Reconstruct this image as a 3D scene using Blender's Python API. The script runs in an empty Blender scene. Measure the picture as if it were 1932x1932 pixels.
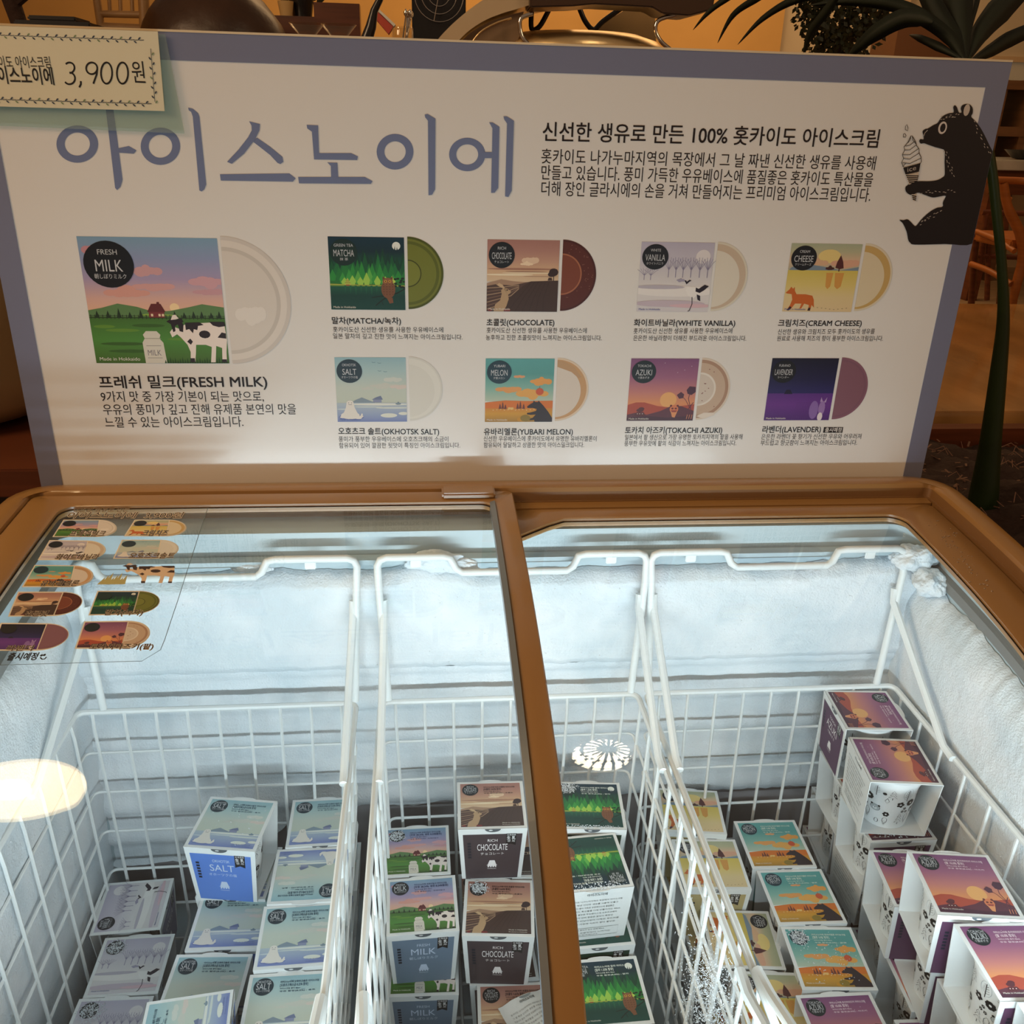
import bpy, bmesh, math, random
from math import sin, cos, pi, radians, sqrt
from mathutils import Vector, Matrix, noise
random.seed(7)
SC = bpy.context.scene
COL = SC.collection

# ------------------------------------------------------------------ camera
CAM = Vector((0.0, -1.0, 1.25)); FPX = 1700.0
_y, _p, _r = radians(5.938), radians(23.394), radians(1.596)
FW = Vector((sin(_y)*cos(_p), cos(_y)*cos(_p), -sin(_p)))
_rt = Vector((cos(_y), -sin(_y), 0)); _up = _rt.cross(FW)
RT = _rt*cos(_r) + _up*sin(_r); UP = _up*cos(_r) - _rt*sin(_r)
cd = bpy.data.cameras.new('camera'); cam = bpy.data.objects.new('camera', cd); COL.objects.link(cam)
cam.matrix_world = Matrix(((RT.x, UP.x, -FW.x, CAM.x), (RT.y, UP.y, -FW.y, CAM.y), (RT.z, UP.z, -FW.z, CAM.z), (0, 0, 0, 1)))
cd.sensor_width = 36; cd.lens = 36*FPX/1932.0; cd.clip_start = 0.02; cd.clip_end = 60
SC.camera = cam

# ------------------------------------------------------------------ world, exposure
w = bpy.data.worlds.new('room_bounce'); SC.world = w; w.use_nodes = True
w.node_tree.nodes['Background'].inputs[0].default_value = (1.0, 0.66, 0.42, 1)
w.node_tree.nodes['Background'].inputs[1].default_value = 0.16
SC.view_settings.view_transform = 'Standard'; SC.view_settings.look = 'None'
SC.view_settings.exposure = 0.0; SC.view_settings.gamma = 1.0; SC.view_settings.use_curve_mapping = False
SC.cycles.use_denoising = True
SC.cycles.max_bounces = 10; SC.cycles.transparent_max_bounces = 24
SC.cycles.sample_clamp_indirect = 4.0

def area(name, loc, direction, sx, sy, power, col, spread=180):
    l = bpy.data.lights.new(name, 'AREA'); l.shape = 'RECTANGLE'; l.size = sx; l.size_y = sy
    l.energy = power; l.color = col; l.spread = radians(spread)
    o = bpy.data.objects.new(name, l); COL.objects.link(o); o.location = loc
    o.rotation_euler = Vector(direction).to_track_quat('-Z', 'Y').to_euler(); return o
# cold LED tube under the front rim of the freezer (its housing is built with the freezer)
area('freezer_light', (0.09, -0.628, 0.655), (0, 1, 0.42), 0.98, 0.022, 3.7, (0.80, 0.93, 0.99), 150)
# warm fill lights added out of view, no fittings built for them
area('warm_fill', (-2.45, -1.1, 2.45), (2.5, 0.95, -1.3), 0.9, 0.9, 40, (1.0, 0.66, 0.38))  # fill from the upper left, agreeing with the card's shadow
area('warm_fill', (3.0, -2.2, 2.6), (-2.8, 2.1, -1.6), 0.7, 0.7, 16, (1.0, 0.62, 0.33))
area('warm_fill', (1.0, 3.6, 2.9), (0, 0.1, -1), 3.0, 1.6, 45, (1.0, 0.62, 0.30))

# ------------------------------------------------------------------ pixel rays of the calibrated camera -> real planes
def ray(px, py): return FW + RT*((px-966.0)/FPX) + UP*((966.0-py)/FPX)
def onY(px, py, Y):
    d = ray(px, py); return CAM + d*((Y-CAM.y)/d.y)
def onZ(px, py, Z):
    d = ray(px, py); return CAM + d*((Z-CAM.z)/d.z)
def onX(px, py, X):
    d = ray(px, py); return CAM + d*((X-CAM.x)/d.x)

# ------------------------------------------------------------------ colours and materials
def lin(c): return c/12.92 if c <= 0.04045 else ((c+0.055)/1.055)**2.4
def rgb(h):
    if isinstance(h, (tuple, list)): return tuple(h)[:3]
    h = h.lstrip('#'); return tuple(lin(int(h[i:i+2], 16)/255.0) for i in (0, 2, 4))
MATS = {}
def mat(name, col, rough=0.5, metal=0.0, bump=0.0, bscale=60.0, var=0.0, vscale=6.0, emit=None, coat=0.0, detail=4.0, stretch=None, spec=0.5):
    if name in MATS: return MATS[name]
    m = bpy.data.materials.new(name); m.use_nodes = True; nt = m.node_tree; b = nt.nodes['Principled BSDF']
    c = rgb(col); b.inputs['Base Color'].default_value = (*c, 1); b.inputs['Roughness'].default_value = rough
    b.inputs['Metallic'].default_value = metal; b.inputs['Specular IOR Level'].default_value = spec
    if coat: b.inputs['Coat Weight'].default_value = coat; b.inputs['Coat Roughness'].default_value = 0.12
    tc = nt.nodes.new('ShaderNodeTexCoord'); mp = nt.nodes.new('ShaderNodeMapping'); nt.links.new(tc.outputs['Object'], mp.inputs[0])
    if stretch: mp.inputs['Scale'].default_value = stretch
    if var:
        n = nt.nodes.new('ShaderNodeTexNoise'); n.inputs['Scale'].default_value = vscale; n.inputs['Detail'].default_value = detail
        r = nt.nodes.new('ShaderNodeValToRGB'); r.color_ramp.elements[0].position = 0.3; r.color_ramp.elements[1].position = 0.7
        r.color_ramp.elements[0].color = (*[v*(1-var) for v in c], 1); r.color_ramp.elements[1].color = (*[min(1, v*(1+var)) for v in c], 1)
        nt.links.new(mp.outputs[0], n.inputs['Vector']); nt.links.new(n.outputs['Fac'], r.inputs[0]); nt.links.new(r.outputs[0], b.inputs['Base Color'])
    if bump:
        n2 = nt.nodes.new('ShaderNodeTexNoise'); n2.inputs['Scale'].default_value = bscale; n2.inputs['Detail'].default_value = 6
        bp = nt.nodes.new('ShaderNodeBump'); bp.inputs['Strength'].default_value = bump; bp.inputs['Distance'].default_value = 0.01
        nt.links.new(mp.outputs[0], n2.inputs['Vector']); nt.links.new(n2.outputs['Fac'], bp.inputs['Height']); nt.links.new(bp.outputs[0], b.inputs['Normal'])
    if emit: b.inputs['Emission Color'].default_value = (*rgb(emit[0]), 1); b.inputs['Emission Strength'].default_value = emit[1]
    MATS[name] = m; return m

def ink_material(name, rough):
    m = bpy.data.materials.new(name); m.use_nodes = True; nt = m.node_tree; b = nt.nodes['Principled BSDF']
    a = nt.nodes.new('ShaderNodeVertexColor'); a.layer_name = 'Col'
    nt.links.new(a.outputs['Color'], b.inputs['Base Color']); b.inputs['Roughness'].default_value = rough
    return m
INK = ink_material('printed_ink', 0.45)

def glass_material(name, tint, rough=0.0, ior=1.5, body=0.0):
    m = bpy.data.materials.new(name); m.use_nodes = True; nt = m.node_tree; nt.nodes.clear()
    out = nt.nodes.new('ShaderNodeOutputMaterial'); mx = nt.nodes.new('ShaderNodeMixShader'); lw = nt.nodes.new('ShaderNodeLayerWeight'); lw.inputs[0].default_value = 0.5
    r0 = ((ior-1)/(ior+1))**2; pw = nt.nodes.new('ShaderNodeMath'); pw.operation = 'POWER'; pw.inputs[1].default_value = 5.0; fr = nt.nodes.new('ShaderNodeMath'); fr.operation = 'MULTIPLY_ADD'
    fr.inputs[1].default_value = 1-r0; fr.inputs[2].default_value = r0; nt.links.new(lw.outputs['Facing'], pw.inputs[0]); nt.links.new(pw.outputs[0], fr.inputs[0])
    t = nt.nodes.new('ShaderNodeBsdfTransparent'); t.inputs[0].default_value = (*tint, 1)
    g = nt.nodes.new('ShaderNodeBsdfGlossy'); g.inputs['Roughness'].default_value = rough; g.inputs[0].default_value = (1, 1, 1, 1)
    nt.links.new(fr.outputs[0], mx.inputs[0]); nt.links.new(t.outputs[0], mx.inputs[1]); nt.links.new(g.outputs[0], mx.inputs[2])
    if body:
        m2 = nt.nodes.new('ShaderNodeMixShader'); d = nt.nodes.new('ShaderNodeBsdfDiffuse'); d.inputs[0].default_value = (0.8, 0.85, 0.85, 1)
        m2.inputs[0].default_value = body; nt.links.new(mx.outputs[0], m2.inputs[1]); nt.links.new(d.outputs[0], m2.inputs[2]); nt.links.new(m2.outputs[0], out.inputs[0])
    else: nt.links.new(mx.outputs[0], out.inputs[0])
    return m
GLASS = glass_material('lid_glass', (0.965, 0.985, 0.985))
CLEAR = glass_material('clear_film', (0.97, 0.98, 0.98), 0.02, 1.35)
WARE = glass_material('glassware', (0.93, 0.92, 0.88), 0.02, 1.6)

def frost_material():
    m = bpy.data.materials.new('frost'); m.use_nodes = True; nt = m.node_tree; b = nt.nodes['Principled BSDF']
    b.inputs['Base Color'].default_value = (0.80, 0.87, 0.89, 1); b.inputs['Roughness'].default_value = 0.75
    b.inputs['Specular IOR Level'].default_value = 0.3
    tc = nt.nodes.new('ShaderNodeTexCoord')
    n = nt.nodes.new('ShaderNodeTexNoise'); n.inputs['Scale'].default_value = 420; n.inputs['Detail'].default_value = 6
    n2 = nt.nodes.new('ShaderNodeTexNoise'); n2.inputs['Scale'].default_value = 14; n2.inputs['Detail'].default_value = 8
    mx = nt.nodes.new('ShaderNodeMath'); mx.operation = 'MULTIPLY_ADD'; mx.inputs[1].default_value = 0.8
    bp = nt.nodes.new('ShaderNodeBump'); bp.inputs['Strength'].default_value = 0.6; bp.inputs['Distance'].default_value = 0.003
    for q in (n, n2): nt.links.new(tc.outputs['Object'], q.inputs['Vector'])
    nt.links.new(n.outputs['Fac'], mx.inputs[0]); nt.links.new(n2.outputs['Fac'], mx.inputs[2]); nt.links.new(mx.outputs[0], bp.inputs['Height'])
    nt.links.new(bp.outputs[0], b.inputs['Normal'])
    r = nt.nodes.new('ShaderNodeValToRGB'); r.color_ramp.elements[0].position = 0.35; r.color_ramp.elements[1].position = 0.65
    r.color_ramp.elements[0].color = (0.68, 0.76, 0.81, 1); r.color_ramp.elements[1].color = (0.84, 0.88, 0.91, 1)
    nt.links.new(n2.outputs['Fac'], r.inputs[0]); nt.links.new(r.outputs[0], b.inputs['Base Color'])
    return m
FROST = frost_material()
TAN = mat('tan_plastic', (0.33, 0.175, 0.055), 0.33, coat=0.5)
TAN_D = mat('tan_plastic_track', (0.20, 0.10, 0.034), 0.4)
GASKET = mat('black_gasket', '#101114', 0.5)
LINER = mat('liner_enamel', (0.42, 0.52, 0.56), 0.45, var=0.06, vscale=14)
WIRE = mat('white_coated_wire', (0.80, 0.84, 0.84), 0.42)
BOARD = mat('white_carton_board', (0.80, 0.83, 0.83), 0.6, bump=0.05, bscale=300)

# ------------------------------------------------------------------ mesh helpers
def link(name, me, parent=None):
    o = bpy.data.objects.new(name, me); COL.objects.link(o)
    if parent is not None: o.parent = parent
    return o
def mesh(name, v, f, m=None, parent=None, smooth=False):
    me = bpy.data.meshes.new(name); me.from_pydata([tuple(p) for p in v], [], f); me.update()
    if m: me.materials.append(m)
    if smooth: me.polygons.foreach_set('use_smooth', [True]*len(me.polygons))
    return link(name, me, parent)
def empty(name, loc=(0, 0, 0), rz=0.0, parent=None):
    o = bpy.data.objects.new(name, None); COL.objects.link(o); o.location = loc; o.rotation_euler = (0, 0, rz)
    o.empty_display_size = 0.05
    if parent is not None: o.parent = parent
    return o
def tag(o, label=None, cat=None, group=None, kind=None):
    for k, v in (('label', label), ('category', cat), ('group', group), ('kind', kind)):
        if v: o[k] = v
    return o

class MB:
    def __init__(s): s.v = []; s.f = []
    def add(s, v, f):
        n = len(s.v); s.v += [tuple(p) for p in v]; s.f += [tuple(i+n for i in q) for q in f]; return s
    def box(s, a, b, M=None):
        (x0, y0, z0), (x1, y1, z1) = a, b
        v = [Vector(p) for p in ((x0,y0,z0),(x1,y0,z0),(x1,y1,z0),(x0,y1,z0),(x0,y0,z1),(x1,y0,z1),(x1,y1,z1),(x0,y1,z1))]
        if M: v = [M @ p for p in v]
        return s.add(v, [(0,3,2,1),(4,5,6,7),(0,1,5,4),(1,2,6,5),(2,3,7,6),(3,0,4,7)])
    def hexa(s, v): return s.add(v, [(0,3,2,1),(4,5,6,7),(0,1,5,4),(1,2,6,5),(2,3,7,6),(3,0,4,7)])
    def tube(s, pts, r, n=8, cap=True):
        pts = [Vector(p) for p in pts]; rr = r if isinstance(r, (list, tuple)) else [r]*len(pts)
        v = []; prev = None
        for i, p in enumerate(pts):
            t = (pts[min(i+1, len(pts)-1)] - pts[max(i-1, 0)]).normalized()
            if prev is None:
                u = t.orthogonal().normalized()
            else:
                u = (prev - t*prev.dot(t)); u = u.normalized() if u.length > 1e-6 else t.orthogonal().normalized()
            prev = u; q = t.cross(u)
            v += [p + (u*cos(2*pi*k/n) + q*sin(2*pi*k/n))*rr[i] for k in range(n)]
        f = []
        for i in range(len(pts)-1):
            for k in range(n):
                f.append((i*n+k, i*n+(k+1) % n, (i+1)*n+(k+1) % n, (i+1)*n+k))
        if cap: f += [tuple(range(n-1, -1, -1)), tuple(range((len(pts)-1)*n, len(pts)*n))]
        return s.add(v, f)
    def lathe(s, prof, n=24, c=(0, 0, 0), M=None):
        v = []
        for r, z in prof:
            for k in range(n):
                p = Vector((c[0]+r*cos(2*pi*k/n), c[1]+r*sin(2*pi*k/n), c[2]+z)); v.append(M @ p if M else p)
        f = [(i*n+k, i*n+(k+1) % n, (i+1)*n+(k+1) % n, (i+1)*n+k) for i in range(len(prof)-1) for k in range(n)]
        if prof[0][0] > 1e-5: f.append(tuple(range(n-1, -1, -1)))
        if prof[-1][0] > 1e-5: f.append(tuple(range((len(prof)-1)*n, len(prof)*n)))
        return s.add(v, f)
    def slab(s, outline, nrm, t):
        """flat outline (list of 3-D points) given a real thickness t along nrm"""
        n = len(outline); o = [Vector(p) for p in outline]; d = Vector(nrm)*t
        return s.add(o+[p+d for p in o], [tuple(range(n)), tuple(range(2*n-1, n-1, -1))]+[(i, i+n, (i+1) % n+n, (i+1) % n) for i in range(n)])
    def build(s, name, m=None, parent=None, smooth=False, bevel=0.0):
        o = mesh(name, s.v, s.f, m, parent, smooth)
        bm = bmesh.new(); bm.from_mesh(o.data)
        if bevel: bmesh.ops.bevel(bm, geom=list(bm.edges), offset=bevel, segments=2, affect='EDGES', clamp_overlap=True)
        bmesh.ops.recalc_face_normals(bm, faces=bm.faces); bm.to_mesh(o.data); bm.free()
        if bevel or smooth:
            o.data.polygons.foreach_set('use_smooth', [True]*len(o.data.polygons))
            try: o.data.set_sharp_from_angle(angle=radians(40))
            except Exception: pass
        return o
def arc(cx, cy, r, a0, a1, n=6): return [(cx+r*cos(a0+(a1-a0)*i/n), cy+r*sin(a0+(a1-a0)*i/n)) for i in range(n+1)]
def smoothpath(pts, n=4):
    """Catmull-Rom through points"""
    P = [Vector(p) for p in pts]; out = []
    for i in range(len(P)-1):
        a = P[max(i-1, 0)]; b = P[i]; c = P[i+1]; d = P[min(i+2, len(P)-1)]
        for k in range(n):
            t = k/n; out.append(0.5*((2*b)+(c-a)*t+(2*a-5*b+4*c-d)*t*t+(3*b-a-3*c+d)*t**3))
    out.append(P[-1]); return out

# ------------------------------------------------------------------ flat print: coloured shapes laid on a surface
_TX = {}; _GL = {}; BATCH = 60
def glyphs(chars):
    """outlines and advances of characters, all from ONE text object (a bar after each character marks its advance)"""
    c = bpy.data.curves.new('lettering', 'FONT'); c.body = '\n'.join(ch+'|' for ch in chars); c.resolution_u = 3; c.space_line = 2.0
    o = bpy.data.objects.new('lettering', c); COL.objects.link(o)
    dg = bpy.context.evaluated_depsgraph_get(); me = bpy.data.meshes.new_from_object(o.evaluated_get(dg))
    P = [(p.co.x, p.co.y) for p in me.vertices]; F = [tuple(p.vertices) for p in me.polygons]
    bpy.data.objects.remove(o); bpy.data.curves.remove(c); bpy.data.meshes.remove(me)
    rows = {}; where = []
    for i, (x, y) in enumerate(P):
        r = int(math.floor((1.0-y)/2.0)); where.append(r); rows.setdefault(r, []).append(i)
    fr = {}
    for f in F: fr.setdefault(where[f[0]], []).append(f)
    for r, ch in enumerate(chars):
        idx = rows.get(r, []); mx = max(P[i][0] for i in idx); cut = mx-.086
        keep = [i for i in idx if P[i][0] < cut]; mp = {i: n for n, i in enumerate(keep)}
        _GL[ch] = ([(P[i][0], P[i][1]+2.0*r) for i in keep], [tuple(mp[i] for i in f) for f in fr.get(r, []) if all(i in mp for i in f)], mx-.168)
def words_ahead():
    """every string constant of the functions and tables defined so far"""
    out = set(); seen = set()
    def look(x, d=0):
        if isinstance(x, str): out.update(x)
        elif isinstance(x, (tuple, list)) and d < 6: [look(q, d+1) for q in x]
        elif isinstance(x, dict) and d < 4: [look(q, d+1) for q in x.values()]
        elif hasattr(x, 'co_consts') and id(x) not in seen: seen.add(id(x)); [look(q, d+1) for q in x.co_consts]
    for nm, g in list(globals().items()):
        if nm[:2] == '__' or nm in ('_GL', '_TX'): continue
        if hasattr(g, '__code__'): look(g.__code__)
        elif isinstance(g, (dict, list, tuple)): look(g)
    return set(ch for ch in out if ch > ' ' and ch.isprintable())
def text_shape(s):
    """vertices and faces of a line of text"""
    if s not in _TX:
        need = sorted(set(ch for ch in s if ch not in _GL))
        if need:
            todo = sorted((set(need) | words_ahead()) - set(_GL))
            for i in range(0, len(todo), BATCH): glyphs(todo[i:i+BATCH])
        v = []; f = []; x = 0.0
        for ch in s:
            gv, gf, adv = _GL[ch]; n = len(v); v += [(p[0]+x, p[1]) for p in gv]; f += [tuple(i+n for i in q) for q in gf]; x += adv
        _TX[s] = (v, f)
    return _TX[s]
def clip(poly, x0, y0, x1, y1):
    def cut(P, ins, inter):
        out = []
        for i in range(len(P)):
            a, b = P[i-1], P[i]
            if ins(b):
                if not ins(a): out.append(inter(a, b))
                out.append(b)
            elif ins(a): out.append(inter(a, b))
        return out
    def ix(x): return lambda a, b: (x, a[1]+(b[1]-a[1])*(x-a[0])/(b[0]-a[0]))
    def iy(y): return lambda a, b: (a[0]+(b[0]-a[0])*(y-a[1])/(b[1]-a[1]), y)
    for ins, inter in ((lambda p: p[0] >= x0, ix(x0)), (lambda p: p[0] <= x1, ix(x1)), (lambda p: p[1] >= y0, iy(y0)), (lambda p: p[1] <= y1, iy(y1))):
        if not poly: return []
        poly = cut(poly, ins, inter)
    return poly
class Art:
    """flat print: shapes in the plane, later ones on top"""
    def __init__(s, box=(0, 0, 1, 1)): s.v = []; s.f = []; s.c = []; s.l = []; s.n = 0; s.box = box
    def _put(s, v, f, col):
        s.n += 1; o = len(s.v); s.v += v; s.l += [s.n]*len(v)
        s.c += [col(*p) if callable(col) else col for p in v]; s.f += [tuple(i+o for i in q) for q in f]
    def poly(s, pts, col):
        if s.box: pts = clip([tuple(p) for p in pts], *s.box)
        if len(pts) < 3: return s
        c = rgb(col) if not callable(col) else col
        s._put(list(pts), [tuple(range(len(pts)))], c); return s
    def rect(s, x0, y0, x1, y1, col): return s.poly([(x0, y0), (x1, y0), (x1, y1), (x0, y1)], col)
    def grad(s, x0, y0, x1, y1, stops):
        """vertical gradient, stops [(v, colour)...] from bottom to top in 0..1"""
        st = [(t, rgb(c)) for t, c in stops]; v = []; f = []; cc = []
        for i, (t, c) in enumerate(st):
            y = y0+(y1-y0)*t; v += [(x0, y), (x1, y)]; cc += [c, c]
            if i: f.append((2*i-2, 2*i-1, 2*i+1, 2*i))
        s.n += 1; o = len(s.v); s.v += v; s.l += [s.n]*len(v); s.c += cc; s.f += [tuple(i+o for i in q) for q in f]; return s
    def ell(s, cx, cy, rx, ry, col, n=20, a0=0, a1=2*pi, rot=0):
        cr, sr = cos(rot), sin(rot)
        P = []
        for k in range(n+(0 if a1-a0 > 6.2 else 1)):
            a = a0+(a1-a0)*k/n; x, y = rx*cos(a), ry*sin(a); P.append((cx+x*cr-y*sr, cy+x*sr+y*cr))
        return s.poly(P, col)
    def ring(s, cx, cy, rx, ry, t, col, n=28):
        c = rgb(col); v = []; f = []
        for k in range(n):
            a = 2*pi*k/n; v += [(cx+rx*cos(a), cy+ry*sin(a)), (cx+(rx-t)*cos(a), cy+(ry-t)*sin(a))]; j = (k+1) % n
            f.append((2*k, 2*j, 2*j+1, 2*k+1))
        s._put(v, f, c); return s
    def line(s, pts, t, col, closed=False):
        P = [Vector((p[0], p[1])) for p in pts]
        if closed: P.append(P[0])
        c = rgb(col); L = []; R = []
        for i, p in enumerate(P):
            d = P[min(i+1, len(P)-1)]-P[max(i-1, 0)]
            if d.length < 1e-9: d = Vector((1, 0))
            d.normalize(); nn = Vector((-d.y, d.x))*(t/2 if not isinstance(t, (list, tuple)) else t[i]/2); L.append(p+nn); R.append(p-nn)
        n = len(P); v = [tuple(q) for q in L]+[tuple(q) for q in R]
        s._put(v, [(i, i+1, n+i+1, n+i) for i in range(n-1)], c); return s
    def tri(s, cx, y0, w_, h, col): return s.poly([(cx-w_/2, y0), (cx+w_/2, y0), (cx, y0+h)], col)
    def text(s, t, p0, width, height, col, res=1, bold=0.0, p1=None, vert=False):
        """text with its baseline starting at p0 and spanning width, capital height 'height'"""
        v, f = text_shape(t)
        if not v: return s
        xs = [q[0] for q in v]; a, b = min(xs), max(xs); kx = width/(b-a); ky = height/0.75
        ux, uy = 1.0, 0.0
        if p1: dx, dy = p1[0]-p0[0], p1[1]-p0[1]; L = sqrt(dx*dx+dy*dy); ux, uy = dx/L, dy/L; kx = L/(b-a)
        B = max(0.0, bold)
        for ox, oy in (((0, 0),) if B < .006 else ((-B, -B), (B, B), (B, -B), (-B, B)) if B < .025 else ((-B, 0), (B, 0), (0, B), (0, -B), (-B*.7, -B*.7), (B*.7, B*.7), (B*.7, -B*.7), (-B*.7, B*.7))):
            out = [(p0[0]+(q[0]+ox-a)*kx*ux-(q[1]+oy)*ky*uy, p0[1]+(q[0]+ox-a)*kx*uy+(q[1]+oy)*ky*ux) for q in v]
            s._put(out, f, rgb(col))
        return s
    def blob(s, cx, cy, w_, h, col, seed=1, n=5):
        """cloud: overlapping ellipses"""
        r = random.Random(seed)
        for k in range(n):
            t = (k+0.5)/n-0.5; s.ell(cx+t*w_, cy+h*0.16*r.uniform(-0.6, 1)*(1-2*abs(t)), w_*r.uniform(0.16, 0.26), h*r.uniform(0.28, 0.5)*(1.1-abs(t)), col, 12)
        return s
    def build(s, name, fmap, parent=None, eps=4e-5, m=None, thick=.00035):
        """fmap(u, v, height) -> point"""
        eps = min(eps, thick/max(1, s.n))
        me = bpy.data.meshes.new(name)
        me.from_pydata([tuple(fmap(p[0], p[1], eps*(l+1))) for p, l in zip(s.v, s.l)], [], s.f)
        a = me.color_attributes.new('Col', 'FLOAT_COLOR', 'POINT')
        a.data.foreach_set('color', [x for c in s.c for x in (*c, 1.0)])
        me.materials.append(m or INK); me.update()
        return link(name, me, parent)
# ------------------------------------------------------------------ the nine flavour pictures (0..1 square)
FL = {
 'milk':  dict(top='FRESH', big='MILK', jp='朝しぼりミルク', lid=('아이스노이에 프레쉬밀크 아이스크림', '[우유 38.24%, 생유 8.24%함유]', '아이스크림 풍미 90mL', '우유 함유(9.0%) : 프레쉬밀크'), txt='#2a3560', panel='#6d8196', badge='#141a22'),
 'matcha': dict(top='GREEN TEA', big='MATCHA', jp='抹 茶', lid=('아이스노이에 말차 아이스크림', '[말차 1.32% 함유]', '아이스크림 풍미 90mL', '우유 함유(8.0%) : 말차'), txt='#e6efe6', panel='#1d3a2c', badge='#16302c'),
 'choc':  dict(top='RICH', big='CHOCOLATE', jp='チョコレート', lid=('아이스노이에 리치 초콜릿 아이스크림', '[초콜릿 3.65% 함유]', '아이스크림 풍미 90mL', '우유 함유(8.0%) : 초콜릿'), txt='#3d2f33', panel='#443b40', badge='#1b2026'),
 'vanilla': dict(top='WHITE', big='VANILLA', jp='ホワイトバニラ', lid=('', '', '', ''), txt='#555566', panel='#8a88a0', badge='#20242c'),
 'cheese': dict(top='CREAM', big='CHEESE', jp='クリームチーズ', lid=('', '', '', ''), txt='#5a5040', panel='#b9a878', badge='#171b22'),
 'salt':  dict(top='OKHOTSK', big='SALT', jp='オホーツクの塩', lid=('아이스노이에 오호츠크솔트 아이스크림', '[오호츠크해소금 0.25% 함유]', '아이스크림 풍미 90mL', '우유 함유(8.0%) : 솔트'), txt='#2b4d63', panel='#5a82d0', badge='#1f3440'),
 'melon': dict(top='YUBARI', big='MELON', jp='夕張メロン', lid=('아이스노이에 유바리멜론 아이스크림', '[멜론 3.0% 함유]', '아이스크림 풍미 90mL', '우유 함유(8.0%) : 멜론'), txt='#d5e6dc', panel='#3f8a8a', badge='#1f3b48'),
 'azuki': dict(top='TOKACHI', big='AZUKI', jp='十勝あずき', lid=('아이스노이에 토카치아즈키 아이스크림', '[팥 10.0% 함유]', '아이스크림 풍미 90mL', '우유 함유(8.0%) : 아즈키'), txt='#f0dce6', panel='#573653', badge='#18242a'),
 'lavender': dict(top='FURANO', big='LAVENDER', jp='ラベンダー', lid=('', '', '', ''), txt='#cccccc', panel='#4a2a6a', badge='#14161f'),
}
def badge(A, k, cx=.19, cy=.80, r=.165, tcol='#c8ccd0', detail=True):
    d = FL[k]; A.ell(cx, cy, r, r, d['badge'], 32)
    if detail:
        n = len(d['top']); A.text(d['top'], (cx-.014*n, cy+r*.42), .028*n, .042, tcol, 1)
        w_ = min(r*1.5, .044*len(d['big'])+.02)
        A.text(d['big'], (cx-w_/2, cy-r*.30), w_, .098, tcol, 1)
        w_ = min(r*1.35, .030*len(d['jp'])+.02); A.text(d['jp'], (cx-w_/2, cy-r*.60), w_, .032, tcol, 1)
def lidtext(A, k):
    d = FL[k]
    if not d['lid'][0]: return
    c = d['txt']; x = .385
    A.text(d['lid'][0], (x, .890), .52, .028, c, 1, .02); A.text(d['lid'][1], (x, .835), .021*len(d['lid'][1]) if len(d['lid'][1]) < 22 else .54, .038, c, 1, .02)
    A.text(d['lid'][2], (x+.005, .790), .28, .020, c, 1, .014); A.text(d['lid'][3], (x+.005, .748), .48, .020, c, 1, .014)
def hokk(A, k, sign):
    c = '#e9e4d8' if k in ('milk', 'choc', 'azuki', 'matcha', 'lavender', 'melon') else '#4a5aa0'
    if sign: A.text('Made in Hokkaido', (.03, .022), .30, .030, c, 1)
    elif k in ('choc', 'salt'): A.text('Made in Hokkaido', (.66, .058), .28, .022, c, 1); A.text('Produced in Hokkaido', (.66, .022), .28, .018, c, 1)
    else: A.text('Made in Hokkaido', (.04, .045), .27, .024, c, 1)
def cow(A, ox, oy, s, blk='#2a1f24', wht='#efe3da'):
    P = lambda pts: [(ox+x*s, oy+y*s) for x, y in pts]
    A.poly(P([(.10,.70),(.20,.66),(.28,.74),(.50,.77),(.80,.79),(.98,.77),(1.0,.45),(.97,.22),(.96,.02),(.88,.02),(.90,.30),(.80,.34),(.76,.02),(.68,.02),(.72,.32),(.62,.36),(.45,.36),(.43,.20),(.40,.02),(.32,.02),(.34,.22),(.30,.36),(.20,.50),(.14,.56),(.05,.50),(.02,.60)]), wht)
    A.poly(P([(-.02,.80),(.04,.76),(.10,.70),(.16,.74),(.28,.80),(.24,.86),(.14,.83),(.06,.85)]), blk)
    A.poly(P([(.05,.76),(.08,.60),(.12,.62),(.12,.76)]), blk); A.poly(P([(.17,.78),(.19,.62),(.25,.60),(.27,.74),(.24,.80)]), blk)
    A.poly(P([(.06,.83),(.10,.92),(.15,.93),(.20,.86),(.14,.84)]), wht)
    A.poly(P([(.30,.78),(.55,.79),(.62,.74),(.52,.72),(.50,.64),(.44,.66),(.42,.58),(.36,.66),(.30,.64)]), blk)
    A.poly(P([(.72,.80),(.98,.80),(1.0,.72),(.88,.70),(.78,.73)]), blk)
    A.ell(ox+.62*s, oy+.56*s, .10*s, .075*s, blk, 12); A.poly(P([(.84,.50),(.92,.60),(.99,.58),(.99,.48)]), blk)
    A.poly(P([(.30,.42),(.36,.48),(.40,.42),(.36,.36)]), blk); A.poly(P([(.32,.10),(.40,.10),(.40,.02),(.32,.02)]), blk); A.poly(P([(.88,.08),(.96,.08),(.96,.02),(.88,.02)]), blk)
def conifer(A, x, y, w_, h, c):
    for j in range(3): A.tri(x, y+h*(.12+.25*j), w_*(1-.25*j), h*.45, c)
    A.rect(x-w_*.06, y, x+w_*.06, y+h*.2, c)
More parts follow.
